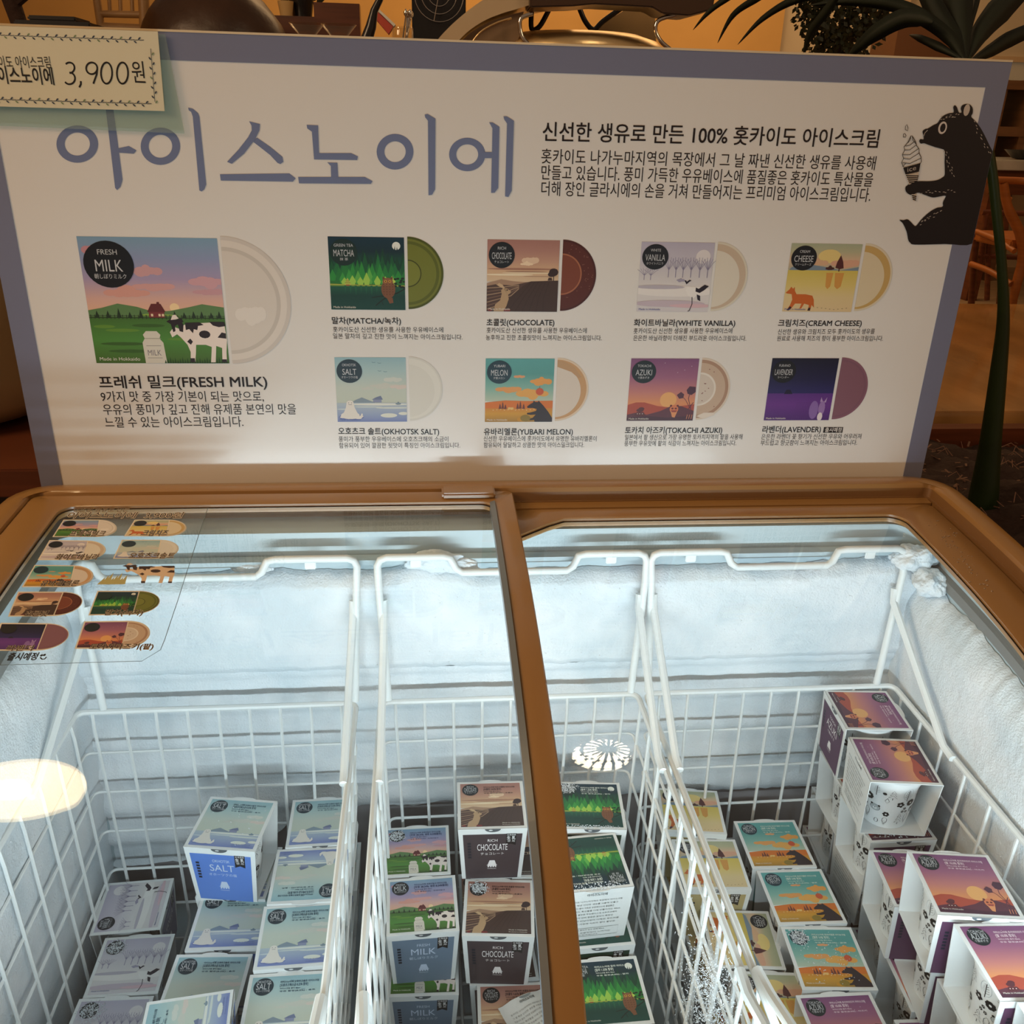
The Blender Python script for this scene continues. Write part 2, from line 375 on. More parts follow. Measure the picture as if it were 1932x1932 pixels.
def art_milk(A):
    A.grad(0, .36, 1, 1, [(0, '#e9b98f'), (.25, '#dbb0a4'), (.5, '#aa9bbb'), (.75, '#8f9cc0'), (1, '#7fa4bf')])
    for x, y, w_, h, c, s in ((.12,.90,.16,.10,'#c98f98',1),(.46,.74,.20,.10,'#cfa0a4',2),(.50,.62,.26,.08,'#d6a3a0',3),(.30,.57,.30,.10,'#d9a094',4),(.92,.66,.26,.09,'#d2a3ac',5),(.92,.58,.22,.06,'#cb9ca4',6)): A.blob(x, y, w_, h, c, s)
    A.ell(.635, .455, .036, .036, '#f6d9a8', 16)
    A.poly([(0,.36),(0,.43),(.10,.45),(.22,.485),(.36,.46),(.48,.42),(.60,.43),(.74,.46),(.84,.485),(1,.46),(1,.36)], '#5f8452')
    A.grad(0, 0, 1, .38, [(0, '#48692a'), (.5, '#4f8a3a'), (1, '#456f30')])
    A.poly([(.33,.385),(.42,.405),(.60,.40),(.72,.385)], '#8ab04a')
    for i, (y, x0, x1) in enumerate(((.30,.02,.18),(.31,.30,.55),(.27,.10,.36),(.16,.05,.40),(.20,.55,.95),(.10,.1,.45))): A.ell((x0+x1)/2, y, (x1-x0)/2, .014, '#3b6127' if i % 2 else '#628f35', 12)
    A.line([(0,.372),(1,.372)], .006, '#2b3a22'); A.line([(0,.388),(1,.388)], .004, '#2b3a22')
    for i in range(34): A.rect(.01+i*.029, .362, .016+i*.029, .396, '#2b3a22')
    for x, h in ((.06,.06),(.14,.06),(.22,.08),(.30,.05),(.38,.07),(.63,.06),(.70,.05),(.77,.06),(.83,.06),(.90,.05),(.96,.06)): A.tri(x, .37, .035, h, '#22331f')
    A.poly([(.43,.42),(.465,.485),(.505,.485),(.508,.50),(.525,.50),(.526,.485),(.535,.485),(.565,.42)], '#63282a'); A.rect(.44, .375, .555, .42, '#7b3436')
    for x in (.455,.51,.535): A.rect(x, .385, x+.016, .405, '#e8d7b0')
    A.poly([(.37,0),(.365,.17),(.385,.205),(.375,.235),(.40,.265),(.48,.265),(.505,.235),(.495,.205),(.52,.17),(.53,0)], '#d9d5c8')
    A.line([(.385,.205),(.505,.205)], .006, '#a7a595'); A.line([(.39,.145),(.50,.145)], .004, '#8f8d86'); A.line([(.39,.045),(.50,.045)], .004, '#8f8d86'); A.text('MILK', (.395, .065), .10, .05, '#77727a', 1)
    for i in range(26):
        x = .52+i*.0185; A.tri(x, 0, .016, .03+.03*((i*7) % 5)/5, '#274a20')
    cow(A, .57, .0, .43)
def art_matcha(A):
    A.grad(0, 0, 1, 1, [(0, '#164a3e'), (.33, '#1c4f3e'), (.36, '#2c7a34'), (.6, '#15583a'), (.8, '#102f38'), (1, '#123546')])
    r = random.Random(3)
    for row, (y, h, cs) in enumerate(((.52,.30,('#0f3a30','#12422f')),(.46,.28,('#1d6e3a','#175a35')),(.40,.24,('#2c8f3c','#237a38')),(.36,.20,('#5cb04a','#3a9c42')),(.35,.14,('#9fcf52','#c2d65a')))):
        for i in range(15 if row < 3 else 9):
            x = (i+.5)/(15 if row < 3 else 9)+r.uniform(-.03, .03); hh = h*r.uniform(.7, 1.15)*(1.15-abs(x-.5)*.6)
            if row >= 3 and (x < .12 or x > .85): continue
            A.poly([(x-.030, y), (x-.046, y+hh*.38), (x, y+hh), (x+.046, y+hh*.38), (x+.030, y)], r.choice(cs))
    A.ell(.895, .885, .055, .055, '#e9eee6', 20); A.tri(.875, .825, .02, .06, '#14323a'); A.tri(.905, .822, .022, .05, '#14323a')
    A.poly([(0,.335),(0,.36),(.3,.352),(1,.345),(1,.325)], '#a9b04a'); A.poly([(0,.325),(0,.342),(.5,.338),(1,.33),(1,.31)], '#5d8a3e')
    A.grad(0, 0, 1, .325, [(0, '#14463e'), (.6, '#124038'), (1, '#1b5a44')])
    for i in range(9): A.tri(.2+i*.07, .34, .03, -.10-.02*(i % 3), '#1e6344')
    A.tri(.235, .345, .10, .10, '#b9bf55'); A.line([(.20,.375),(.27,.375)], .006, '#5b6d2c'); A.line([(.21,.40),(.26,.40)], .006, '#5b6d2c'); A.rect(.21,.335,.26,.35,'#a04a3a')
    A.line([(.60,.06),(.68,.13),(.78,.20),(.90,.24),(1.0,.30)], .016, '#1a2420'); A.line([(.55,.17),(.66,.19),(.80,.205)], .012, '#1a2420'); A.line([(.68,.13),(.70,.07)], .008, '#1a2420')
    r = random.Random(5)
    for k in range(14): A.ell(.90+r.uniform(-.03,.1), .38+r.uniform(-.08,.07), .022, .014, '#16241d', 8)
    A.ell(.775, .29, .095, .13, '#7d5238', 18); A.ell(.77, .395, .07, .055, '#8a5b3c', 16); A.poly([(.70,.42),(.705,.47),(.74,.44)], '#6d4630'); A.poly([(.84,.42),(.835,.47),(.80,.44)], '#6d4630')
    for sx in (-.028, .028): A.ell(.77+sx, .40, .02, .018, '#d9a040', 10); A.ell(.77+sx, .40, .009, .009, '#20140e', 8)
    for i in range(5):
        for j in range(4): A.ell(.715+j*.04, .22+i*.035, .011, .006, '#5e3b28', 6)
    A.poly([(.75,.17),(.83,.17),(.84,.10),(.79,.09)], '#7d5238')
def art_choc(A):
    A.grad(0, .42, 1, 1, [(0, '#d8c0a0'), (.25, '#d4b08c'), (.5, '#c39882'), (.75, '#b28478'), (1, '#a97a70')])
    for x, y, w_, h, c in ((.5,.60,1.0,.03,'#a77a66'),(.6,.545,.8,.02,'#e6d4b4'),(.3,.52,.7,.025,'#efe0c2'),(.55,.565,.6,.012,'#8f6656'),(.75,.50,.5,.012,'#b18d74')): A.ell(x, y, w_/2, h/2, c, 16)
    A.blob(.60, .72, .20, .14, '#e2c3a6', 3); A.blob(.55, .67, .14, .07, '#efd6b6', 8)
    A.poly([(0,.40),(.2,.455),(.36,.43),(.5,.42),(.7,.42),(1,.43),(1,.36),(0,.36)], '#a98a72')
    A.poly([(0,0),(0,.36),(.12,.385),(.35,.37),(.62,.43),(1,.445),(1,0)], '#55403a')
    for i in range(7): A.line([(0, .33-i*.05), (.22+.03*i, .345-i*.03), (.45, .375-.012*i)], .012, '#a58a70' if i % 2 == 0 else '#7c6253')
    A.poly([(.20,0),(.30,.18),(.50,.36),(.62,.43),(1,.445),(1,0)], '#46342f')
    for i in range(6): A.line([(.30+i*.10, 0), (.45+i*.07, .20), (.62+i*.05, .42)], .006, '#3a2a27')
    A.ell(.93, .56, .065, .055, '#3b2a2c', 14); A.ell(.90, .53, .05, .035, '#3b2a2c', 12); A.rect(.928,.43,.938,.54,'#3b2a2c'); A.poly([(.85,.445),(.862,.485),(.905,.485),(.915,.445)], '#4a3431')
    A.poly([(.10,0),(.12,.10),(.19,.16),(.21,.25),(.20,.30),(.24,.345),(.20,.37),(.12,.395),(.14,.375),(.22,.345),(.24,.33),(.28,.33),(.34,.29),(.33,.26),(.30,.24),(.31,.18),(.28,.08),(.24,0)], '#b79a78')
    A.poly([(.14,.375),(.17,.405),(.22,.38),(.255,.33),(.235,.325),(.19,.345)], '#c9ad8a'); A.ell(.285, .305, .010, .010, '#2c201e', 8)
    for x in (.27,.31,.05): A.ell(x, .02, .03, .02, '#7a2f2e', 8)
def art_vanilla(A):
    A.grad(0, 0, 1, 1, [(0, '#d6d2d6'), (.3, '#e2dfdc'), (.55, '#d3d0d4'), (.75, '#c8c4d0'), (1, '#bab6c9')])
    A.ell(.86, .80, .10, .10, '#e3dfe0', 20)
    for i, x in enumerate((.07,.16,.40,.50,.60,.71,.83,.94)):
        h = .30 if i > 1 else .18; y = .50 if i > 1 else .46
        A.line([(x, y), (x, y+h*.5)], .010, '#8f89a3')
        for a in (-.9, -.5, -.2, .2, .5, .9): A.line([(x, y+h*.35), (x+.07*a, y+h*.7), (x+.11*a, y+h*(1-.2*abs(a)))], .005, '#8f89a3')
    A.ell(.5, .30, .6, .08, '#ece9e6', 20); A.ell(.45, .12, .5, .05, '#c9bcc8', 20); A.ell(.75, .09, .3, .03, '#d9b9c2', 16); A.ell(.30, .36, .35, .03, '#bdb8c4', 14)
    A.blob(.58, .46, .09, .06, '#a39fb6', 2)
    A.poly([(.66,.40),(.70,.44),(.73,.46),(.70,.47),(.665,.44),(.655,.46),(.63,.46),(.66,.41)], '#241d2c'); A.poly([(.68,.36),(.80,.36),(.86,.28),(.78,.20),(.70,.24),(.66,.32)], '#f1efec')
    A.poly([(.80,.36),(.84,.34),(.92,.40),(.98,.38),(.92,.32),(.86,.28),(.80,.30)], '#241d2c'); A.poly([(.82,.26),(.87,.24),(.88,.16),(.84,.18)], '#241d2c'); A.line([(.76,.22),(.77,.12),(.74,.02),(.72,.01)], .010, '#241d2c')
def art_cheese(A):
    A.grad(0, .62, 1, 1, [(0, '#b8b49a'), (.4, '#d8b99a'), (.7, '#b9b896'), (1, '#a9b296')])
    A.ell(.56, .82, .16, .10, '#e6cf86', 18); A.blob(.80, .72, .34, .16, '#d9a88c', 3); A.blob(.40, .72, .26, .12, '#d9b08c', 9)
    A.poly([(0,.60),(.05,.66),(.30,.70),(.55,.66),(.75,.62),(1,.67),(1,.60)], '#7b8fa0')
    A.grad(0, 0, 1, .615, [(0, '#dfc79a'), (.35, '#dfca96'), (.65, '#dcc878'), (1, '#d3bf5c')])
    for x, w_ in ((.60,.10),(.74,.13)): A.poly([(x-w_/2,.58),(x+w_/2,.58),(x+w_*.35,.38),(x,.34),(x-w_*.35,.38)], '#d39a4c')
    A.rect(.715,.60,.73,.66,'#4a2a2a'); A.poly([(.665,.655),(.68,.74),(.72,.84),(.765,.74),(.785,.65),(.73,.635)], '#54292c'); A.blob(.59, .645, .11, .07, '#4a2a2a', 4)
    A.poly([(.06,.02),(.10,.10),(.12,.18),(.10,.26),(.03,.27),(.01,.28),(.06,.33),(.08,.37),(.11,.34),(.13,.37),(.14,.31),(.17,.26),(.30,.26),(.40,.24),(.43,.18),(.45,.06),(.41,.10),(.40,.02),(.37,.03),(.37,.10),(.30,.12),(.27,.05),(.24,.04),(.26,.12),(.17,.12),(.12,.04)], '#c9672a')
    A.poly([(.06,.02),(.10,.08),(.13,.06),(.09,.015)], '#3a2220'); A.poly([(.37,.06),(.40,.06),(.40,.015),(.36,.015)], '#3a2220')
    for i in range(8): A.ell(.50+i*.06, .035+.01*abs(4-i)*.7, .012, .004, '#7a6a4a', 6)
def art_salt(A, seal=True):
    A.grad(0, .30, 1, 1, [(0, '#c3cdbf'), (.35, '#c3cec4'), (.7, '#abc8ca'), (1, '#94bbc6')])
    for x, y, w_, h, c, s in ((.82,.66,.22,.10,'#cdd3cc',1),(.70,.56,.34,.10,'#c9cdc4',2),(.90,.55,.22,.09,'#d6ccc4',3),(.45,.52,.16,.05,'#c9cdc4',4)): A.blob(x, y, w_, h, c, s)
    for x, y in ((.52,.93),(.60,.92),(.60,.80),(.68,.79)): A.line([(x,y),(x+.02,y-.01),(x+.05,y-.005)], .006, '#5f8298')
    A.poly([(.20,.30),(.27,.345),(.36,.385),(.46,.34),(.55,.30)], '#8496a4'); A.poly([(.52,.305),(.52,.35),(.55,.38),(.60,.40),(.64,.37),(.64,.305)], '#8a93b0'); A.poly([(.50,.35),(.56,.385),(.63,.41),(.66,.35)], '#707c9c')
    A.grad(0, 0, 1, .30, [(0, '#7888c0'), (.5, '#9babc8'), (1, '#b2c2cb')])
    for x, y, w_, h, c in ((.6,.275,.86,.035,'#e0e4dc'),(.80,.22,.5,.03,'#cfd8d4'),(.45,.235,.4,.02,'#cbd6d6'),(.74,.10,.24,.07,'#dfe4da'),(.95,.13,.14,.05,'#dfe4da'),(.10,.20,.2,.02,'#c9d6d8')): A.ell(x, y, w_/2, h/2, c, 16)
    A.blob(.88, .285, .07, .05, '#7f93a0', 4)
    A.ell(.20, .075, .18, .05, '#6a7ab4', 18)
    W_ = '#e6e2da'; A.ell(.185, .10, .135, .060, W_, 24); A.poly([(.065,.10),(.10,.16),(.125,.22),(.138,.29),(.24,.29),(.255,.22),(.285,.15),(.315,.10)], W_); A.ell(.189, .292, .052, .045, W_, 20)
    A.poly([(.30,.07),(.33,.10),(.35,.135),(.365,.125),(.362,.10),(.375,.085),(.345,.06),(.32,.05)], W_); A.ell(.085, .075, .05, .018, W_, 12); A.ell(.30, .06, .05, .018, W_, 12); A.line([(.11,.055),(.19,.042),(.27,.05)], .004, '#b9b8c4')
    for sx in (-.022, .022): A.ell(.19+sx, .30, .006, .006, '#333333', 6)
    A.line([(.165,.275),(.18,.268),(.19,.275),(.20,.268),(.215,.275)], .005, '#4a4a50')
def bear_side(A, ox, oy, s, c):
    A.poly([(ox+x*s, oy+y*s) for x, y in ((.0,.62),(.10,.70),(.22,.78),(.24,.86),(.30,.80),(.40,.80),(.42,.86),(.47,.80),(.60,.66),(.80,.40),(.98,.10),(1.0,0),(.30,0),(.28,.08),(.10,.06),(.08,.12),(.22,.16),(.34,.30),(.14,.28),(.02,.30),(.0,.36),(.14,.38),(.34,.44),(.36,.52),(.22,.56),(.02,.56))], c)
def art_melon(A):
    A.grad(0, .33, 1, 1, [(0, '#b9c8b4'), (.3, '#86b8ac'), (.65, '#5a9f9c'), (1, '#5fa8a8')])
    for x, y, w_, h, c, s in ((.50,.72,.14,.06,'#e0a070',1),(.82,.64,.26,.15,'#e2a052',2),(.34,.52,.32,.13,'#e0a05e',3),(.70,.45,.4,.16,'#e3ab5a',5)): A.blob(x, y, w_, h, c, s)
    A.poly([(0,0),(0,.31),(.3,.345),(.6,.335),(1,.34),(1,0)], '#d5762f'); A.grad(0, 0, 1, .22, [(0, '#a9823a'), (.6, '#cf9a34'), (1, '#d08a34')])
    for x, h in ((.22,.09),(.26,.12),(.30,.08),(.48,.10),(.52,.13),(.57,.09)): conifer(A, x, .20, .05, h, '#6a3a34')
    A.rect(.34,.20,.42,.235,'#e6c078'); 
    for i in range(12): A.ell(.12+i*.055, .19+.006*(i % 3), .008, .006, '#f0dca8', 6)
    A.ell(.80, .485, .058, .056, '#cc5a3a', 20); A.line([(.80,.54),(.80,.57)], .006, '#7a4a2a')
    A.blob(.58, .04, .18, .10, '#c9922e', 7)
    bear_side(A, .62, 0, .40, '#34292f'); A.ell(.60, .06, .075, .055, '#8f7a34', 16)
def art_azuki(A):
    A.grad(0, .12, 1, 1, [(0, '#e0895a'), (.2, '#dc9466'), (.4, '#c4807c'), (.65, '#9f6684'), (1, '#7f4f7c')])
    A.ell(.60, .34, .125, .125, '#e9b070', 26)
    A.poly([(0,0),(0,.26),(.12,.30),(.25,.30),(.45,.24),(.62,.22),(.80,.24),(1,.27),(1,0)], '#b0503f')
    A.poly([(0,0),(0,.10),(.12,.13),(.30,.10),(.50,.16),(.65,.24),(.80,.24),(1,.16),(1,0)], '#613645'); A.poly([(0,0),(0,.05),(.3,.08),(.6,.05),(1,.08),(1,0)], '#4c2c3e')
    A.ell(.19, .17, .055, .03, '#5b3038', 12); A.ell(.21, .195, .045, .028, '#5b3038', 12); A.poly([(.11,.08),(.14,.14),(.25,.14),(.28,.08)], '#5b3038')
    for x in (.155,.19,.23): A.ell(x, .115, .007, .007, '#f0e0d8', 6)
    A.ell(.70, .19, .065, .07, '#d9825a', 16); A.poly([(.65,.16),(.68,.06),(.72,.05),(.75,.14)], '#e09a6a')
    for sx in (-.05, .05): A.ell(.70+sx, .245, .018, .018, '#6a3036', 8); A.ell(.70+sx*.5, .20, .018, .015, '#6a3036', 8)
    A.poly([(.655,.17),(.745,.17),(.73,.14),(.67,.14)], '#a34c46')
    for pts, rr in ((((.98,.02),(.95,.20),(.90,.36),(.92,.48)), .010), (((.94,.20),(.86,.34),(.80,.40)), .008), (((.90,.02),(.92,.20),(.98,.30)), .012)): A.line(pts, rr, '#6a3a4a')
    A.poly([(.86,.50),(.90,.56),(.99,.55),(1.0,.47),(.94,.42),(.88,.44)], '#4f2f45'); A.poly([(.72,.42),(.78,.47),(.83,.43),(.82,.37),(.76,.36)], '#5a3548')
    for x in (.90,.935,.97): A.line([(x,.03),(x+.01,.10)], .010, '#d08a6a')
    for x, y in ((.5,.93),(.9,.88),(.70,.78),(.80,.82)): A.ell(x, y, .005, .005, '#e9d9e6', 6)
def art_lavender(A):
    A.grad(0, .44, 1, 1, [(0, '#2b2766'), (.4, '#1e1d48'), (1, '#14152e')]); A.grad(0, 0, 1, .44, [(0, '#4f2a78'), (.6, '#6a3590'), (1, '#5a2f86')])
    A.poly([(.25,.43),(.28,.50),(.34,.50),(.38,.43)], '#1b1838')
    for i in range(12): A.line([(.42+i*.035, 0), (.48+i*.02, .30)], .006, '#5d3180')
    A.ell(.74, .17, .07, .15, '#8a6ab0', 16); A.ell(.86, .20, .05, .12, '#9a7ab8', 14); A.poly([(.82,.30),(.83,.38),(.86,.31)], '#b49ac8'); A.poly([(.88,.30),(.92,.38),(.91,.29)], '#b49ac8'); A.ell(.85, .06, .04, .07, '#e9dfe6', 12)
ARTF = dict(milk=art_milk, matcha=art_matcha, choc=art_choc, vanilla=art_vanilla, cheese=art_cheese, salt=art_salt, melon=art_melon, azuki=art_azuki, lavender=art_lavender)
def picture(k, sign=True, detail=True):
    A = Art(); ARTF[k](A)
    if sign: badge(A, k, .20, .79, .18, detail=detail)
    else: badge(A, k, .165, .845, .135); lidtext(A, k)
    if detail: hokk(A, k, sign)
    return A
# the half-round photograph of the ice cream in its cup, shown right of each picture: local box 0..1 (half width .5)
def scoop(k):
    A = Art(box=(0, -.02, .6, 1.02))
    def hd(r, c, cx=0, cy=.5, ry=None): A.ell(cx, cy, r, ry or r, c, 40, -pi/2, pi/2)
    S = dict(milk=('#d3ccc4','#e2dbd2','#dcd5cc'), matcha=('#4c5416','#737a2c','#6a7024'), choc=('#4c2320','#5a2a24','#7a4030'), vanilla=('#dcd6c4','#ccb9a2','#e0dacb'),
             cheese=('#ddd2b8','#c9a868','#ddcfae'), salt=('#d9d9d2','#e2e2da','#dcdcd4'), melon=('#e0cdb4','#c99f70','#dcd2c6'), azuki=('#dccfbe','#b08f78','#d8cabc'), lavender=('#8a5f70','#80586a','#855c6c'))[k]
    hd(.5, S[0]); hd(.47, S[1])
    if k == 'milk': hd(.42, '#cdc6bd'); hd(.39, S[2]); A.blob(.18, .4, .2, .2, '#e6e0d8', 3)
    elif k == 'matcha': hd(.44, '#5c6420'); hd(.40, S[1]); hd(.19, '#3f4410'); hd(.175, '#7b8232')
    elif k == 'choc':
        hd(.29, '#a86a4c', 0, .52); hd(.27, '#7d4230', 0, .52); r = random.Random(2)
        for _ in range(26): a = r.uniform(-1.4, 1.4); q = r.uniform(.31, .45); A.ell(q*cos(a), .5+q*sin(a), .006, .004, '#b0806c', 6)
    elif k == 'lavender': hd(.44, S[2])
    elif k == 'azuki':
        hd(.42, '#c9b29c'); hd(.27, '#e6dfd4'); hd(.24, '#d5cabd'); r = random.Random(4)
        for _ in range(10): a = r.uniform(-1.4, 1.4); q = r.uniform(.05, .42); A.ell(q*cos(a), .5+q*sin(a), .010, .007, '#7a3a3a', 6)
        A.poly([(0,.06),(.12,.12),(.28,.12),(.30,.08),(.12,.02)], '#e4dbcf')
    else:
        hd(.40, S[2], -.02, .47, .41)
        if k == 'melon': A.poly([(0,.96),(.10,.95),(.26,.86),(.38,.70),(.34,.68),(.22,.78),(.0,.86)], '#bf9a72')
    return A
# ------------------------------------------------------------------ the big sign behind the freezer
H0 = 1.322
def smooth2(P):
    """rounded closed outline"""
    n = len(P); out = []
    for i in range(n):
        a, b, c, d = [Vector(P[(i+k-1) % n]) for k in range(4)]
        for k in range(4): t = k/4; out.append(tuple(0.5*((2*b)+(c-a)*t+(2*a-5*b+4*c-d)*t*t+(3*b-a-3*c+d)*t**3)))
    return out
def build_sign():
    root = tag(empty('sign_board', (0.09, 0.003, 0.70)), 'large white ice cream flavour board with blue-grey border standing behind the freezer', 'sign')
    par = Matrix.Translation(root.location).inverted()
    def pt(o): o.parent = root; o.matrix_parent_inverse = par; return o
    XL, XR, ZB = -0.4365, 0.617, 0.70
    paper = mat('sign_paper', (0.80, 0.79, 0.76), 0.32, coat=0.15); blue = mat('sign_border_ink', '#7a7f98', 0.4)
    edge = mat('foam_board_edge', (0.72, 0.58, 0.38), 0.7)
    b = MB(); b.box((XL, 0.0, ZB), (XR, 0.006, H0)); pt(b.build('panel', paper)); 
    b = MB(); b.box((XL, -.0012, H0-.0012), (XR, .0062, H0+.0008)); pt(b.build('panel_edge', edge))
    for nm, (a, c, e, g) in dict(top=(XL, H0-.0255, XR, H0-.0012), left=(XL, ZB, XL+.0235, H0-.0255), right=(XR-.0235, ZB, XR, H0-.0255)).items():
        q = MB(); q.box((a, -0.0006, c), (e, 0.0, g)); pt(q.build('border_strip', blue))
    f = lambda u, v, h: (u, -h-.0002, v)
    S = lambda px, py: ((lambda p: (p.x, p.z))(onY(px, py, 0.0)))
    def Z1(x, y): return S(.5176*x, .5176*y)
    # --- title, drawn stroke by stroke
    A = Art(box=None); c = '#7380a4'
    def ringpx(cx, cy, rx, ry, ix, iy):
        n = 40; v = []; fc = []
        for k in range(n):
            a = 2*pi*k/n; v += [Z1(cx+rx*cos(a), cy+ry*sin(a)), Z1(cx+ix*cos(a), cy+iy*sin(a))]; j = (k+1) % n; fc.append((2*k, 2*j, 2*j+1, 2*k+1))
        A._put(v, fc, rgb(c))
    for q in ((282,525,76,68,46,42), (585,533,72,68,43,42), (1440,553,67,65,39,38), (1703,563,66,61,40,37)): ringpx(*q)
    for P in ([(386,398),(414,400),(447,655),(440,680),(427,693),(420,685)], [(428,541),(470,532),(498,548),(488,560),(430,556)],
              [(686,392),(703,396),(722,412),(727,425),(752,672),(745,690),(735,698),(727,694),(703,425),(697,408),(688,402)],
              [(908,442),(948,452),(946,475),(930,508),(890,560),(845,597),(828,590),(870,545),(905,500),(918,475),(917,458)],
              [(920,515),(938,502),(985,535),(1030,572),(1033,590),(1022,598),(1012,594),(985,565),(940,530)], [(802,635),(1055,632),(1078,650),(1068,662),(805,658)],
              [(1118,455),(1160,457),(1160,475),(1163,558),(1280,558),(1305,570),(1302,583),(1145,581),(1137,480),(1120,468)], [(1193,592),(1230,593),(1233,650),(1207,650),(1206,605)],
              [(1087,645),(1330,645),(1358,660),(1352,670),(1090,668)], [(1548,418),(1558,415),(1587,432),(1586,690),(1575,710),(1562,712),(1560,440),(1550,428)],
              [(1758,554),(1793,554),(1793,576),(1758,576)], [(1783,446),(1795,446),(1820,462),(1816,685),(1803,702),(1790,703),(1795,468)],
              [(1835,424),(1847,424),(1873,440),(1865,695),(1853,718),(1841,716),(1848,450),(1838,436)]):
        A.poly([Z1(*p) for p in P], c)
    tag(pt(A.build('title_lettering', f)), 'large blue-grey brushed title lettering')
    # --- running text
    DK = '#1d1416'
    def txt(nm, s, x0, y0, x1, y1, h, col=DK, bold=0.0, res=2):
        a, b2 = S(x0, y0), S(x1, y1); hh = S(x0, y0-h)[1]-a[1]
        T = Art(box=None); T.text(s, a, 1, hh, col, res, bold, p1=b2); return pt(T.build(nm, f))
    txt('headline', '신선한 생유로 만든 100% 홋카이도 아이스크림', 1023.7, 263, 1655.5, 276, 30, bold=.008)
    for s, x0, y0, x1, y1 in (('홋카이도 나가누마지역의 목장에서 그 날 짜낸 신선한 생유를 사용해', 1021, 306, 1650, 319), ('만들고 있습니다. 풍미 가득한 우유베이스에 품질좋은 홋카이도 특산물을', 1021, 336.5, 1645, 350), ('더해 장인 글라시에의 손을 거쳐 만들어지는 프리미엄 아이스크림입니다.', 1021, 367, 1641, 379)):
        txt('body_text', s, x0, y0, x1, y1, 23)
    txt('caption_title', '프레쉬 밀크(FRESH MILK)', 188.7, 731, 504.5, 729, 20, bold=.012)
    for s, x0, y0, x1, y1 in (('9가지 맛 중 가장 기본이 되는 맛으로,', 191.6, 756.5, 498, 756), ('우유의 풍미가 깊고 진해 유제품 본연의 맛을', 195.7, 781, 559, 780), ('느낄 수 있는 아이스크림입니다.', 199.6, 805, 459.5, 803.5)): txt('caption_text', s, x0, y0, x1, y1, 17)
    C = [('말차(MATCHA/녹차)', 626.7, 610, 756.5, 610.8, '홋카이도산 신선한 생유를 사용한 우유베이스에', 628.4, 625.8, 836.3, 626.4, '일본 말차의 깊고 진한 맛이 느껴지는 아이스크림입니다.', 628.4, 638, 872.5, 640.3),
         ('초콜릿(CHOCOLATE)', 918, 613.6, 1045.6, 613.6, '홋카이도산 신선한 생유를 사용한 우유베이스에', 918, 627.3, 1106.7, 627.9, '농후하고 진한 초콜릿맛이 느껴지는 아이스크림입니다.', 916.6, 640.9, 1134.9, 641.8),
         ('화이트바닐라(WHITE VANILLA)', 1195.7, 614.2, 1386.4, 614.8, '홋카이도산 신선한 생유를 사용한 우유베이스에', 1195, 628.7, 1381.2, 628.2, '은은한 바닐라향이 더해진 부드러운 아이스크림입니다.', 1194.5, 641.8, 1407.3, 642.6),
         ('크림치즈(CREAM CHEESE)', 1467.6, 614.8, 1624.7, 614.8, '신선한 생유와 크림치즈 모두 홋카이도의 생유를', 1467, 630.2, 1649.4, 629.3, '원료로 사용해 치즈의 향이 풍부한 아이스크림입니다.', 1465.3, 642.6, 1665.3, 642.6),
         ('오호츠크 솔트(OKHOTSK SALT)', 638.6, 818.6, 828.4, 819.5, '풍미가 풍부한 우유베이스에 오호츠크해의 소금이', 639, 832.5, 845.8, 832.5, '함유되어 있어 깔끔한 뒷맛이 특징인 아이스크림입니다.', 640, 844.7, 868, 844.1),
         ('유바리멜론(YUBARI MELON)', 913, 820, 1080.4, 819.5, '신선한 우유베이스에 홋카이도에서 유명한 유바리멜론이', 912.5, 831.7, 1125.3, 831.7, '함유되어 달달하고 상큼한 맛의 아이스밀크입니다.', 912.5, 843.8, 1101.5, 843.3),
         ('토카치 아즈키(TOKACHI AZUKI)', 1179, 817.2, 1361.8, 816.6, '일본에서 팥 생산으로 가장 유명한 토카치지역의 팥을 사용해', 1178.6, 829.3, 1400, 828.2, '풍부한 우유맛에 팥의 식감이 느껴지는 아이스크림입니다.', 1177.7, 840.9, 1388.4, 839.8),
         ('라벤더(LAVENDER)', 1437.7, 815.7, 1547.9, 815.1, '은은한 라벤더 꽃 향기가 신선한 우유와 어우러져', 1435.7, 828.2, 1624, 827.3, '부드럽고 향긋함이 느껴지는 아이스크림입니다.', 1434.2, 839.8, 1616.3, 838.9)]
    for r in C:
        txt('caption_title', r[0], *r[1:5], 11, bold=.012); txt('caption_text', r[5], *r[6:10], 8.6, '#332a2c', res=1); txt('caption_text', r[10], *r[11:15], 8.6, '#332a2c', res=1)
    T = Art(box=None); T.poly([S(1552.5, 816.3), S(1589, 816.3), S(1590.8, 805.6), S(1554.5, 805.6)], DK); T.text('출시예정', S(1556, 814.2), 1, .0048, '#e8e4de', 1, .01, p1=S(1587, 814.2)); tag(pt(T.build('tag_print', f)), 'small black tag with white lettering')
    # --- nine pictures with their scoops: corner pixels TL, TR, BR, BL
    Q = dict(milk=((144.7,446.4),(409,448.8),(433,684.6),(182,685.6)), matcha=((618,445.5),(761.8,448.4),(765.2,585.2),(625.5,583.2)), choc=((919.5,451.9),(1056.9,453.3),(1050.2,588.1),(918,587.3)),
             vanilla=((1211.9,456.2),(1346.4,457.7),(1337.1,588),(1199.4,588.1)), cheese=((1490,459),(1623,460.5),(1610,588),(1479,588)), salt=((630.4,673.1),(765.2,675.1),(768.1,795.4),(637.7,795.4)),
             melon=((916,676),(1046.4,676.6),(1041.2,796),(915.1,795.4)), azuki=((1191.6,676.6),(1320.3,676),(1305.8,793.1),(1181.2,794)), lavender=((1458,675.7),(1583.5,675.7),(1562.7,793),(1440,792.5)))
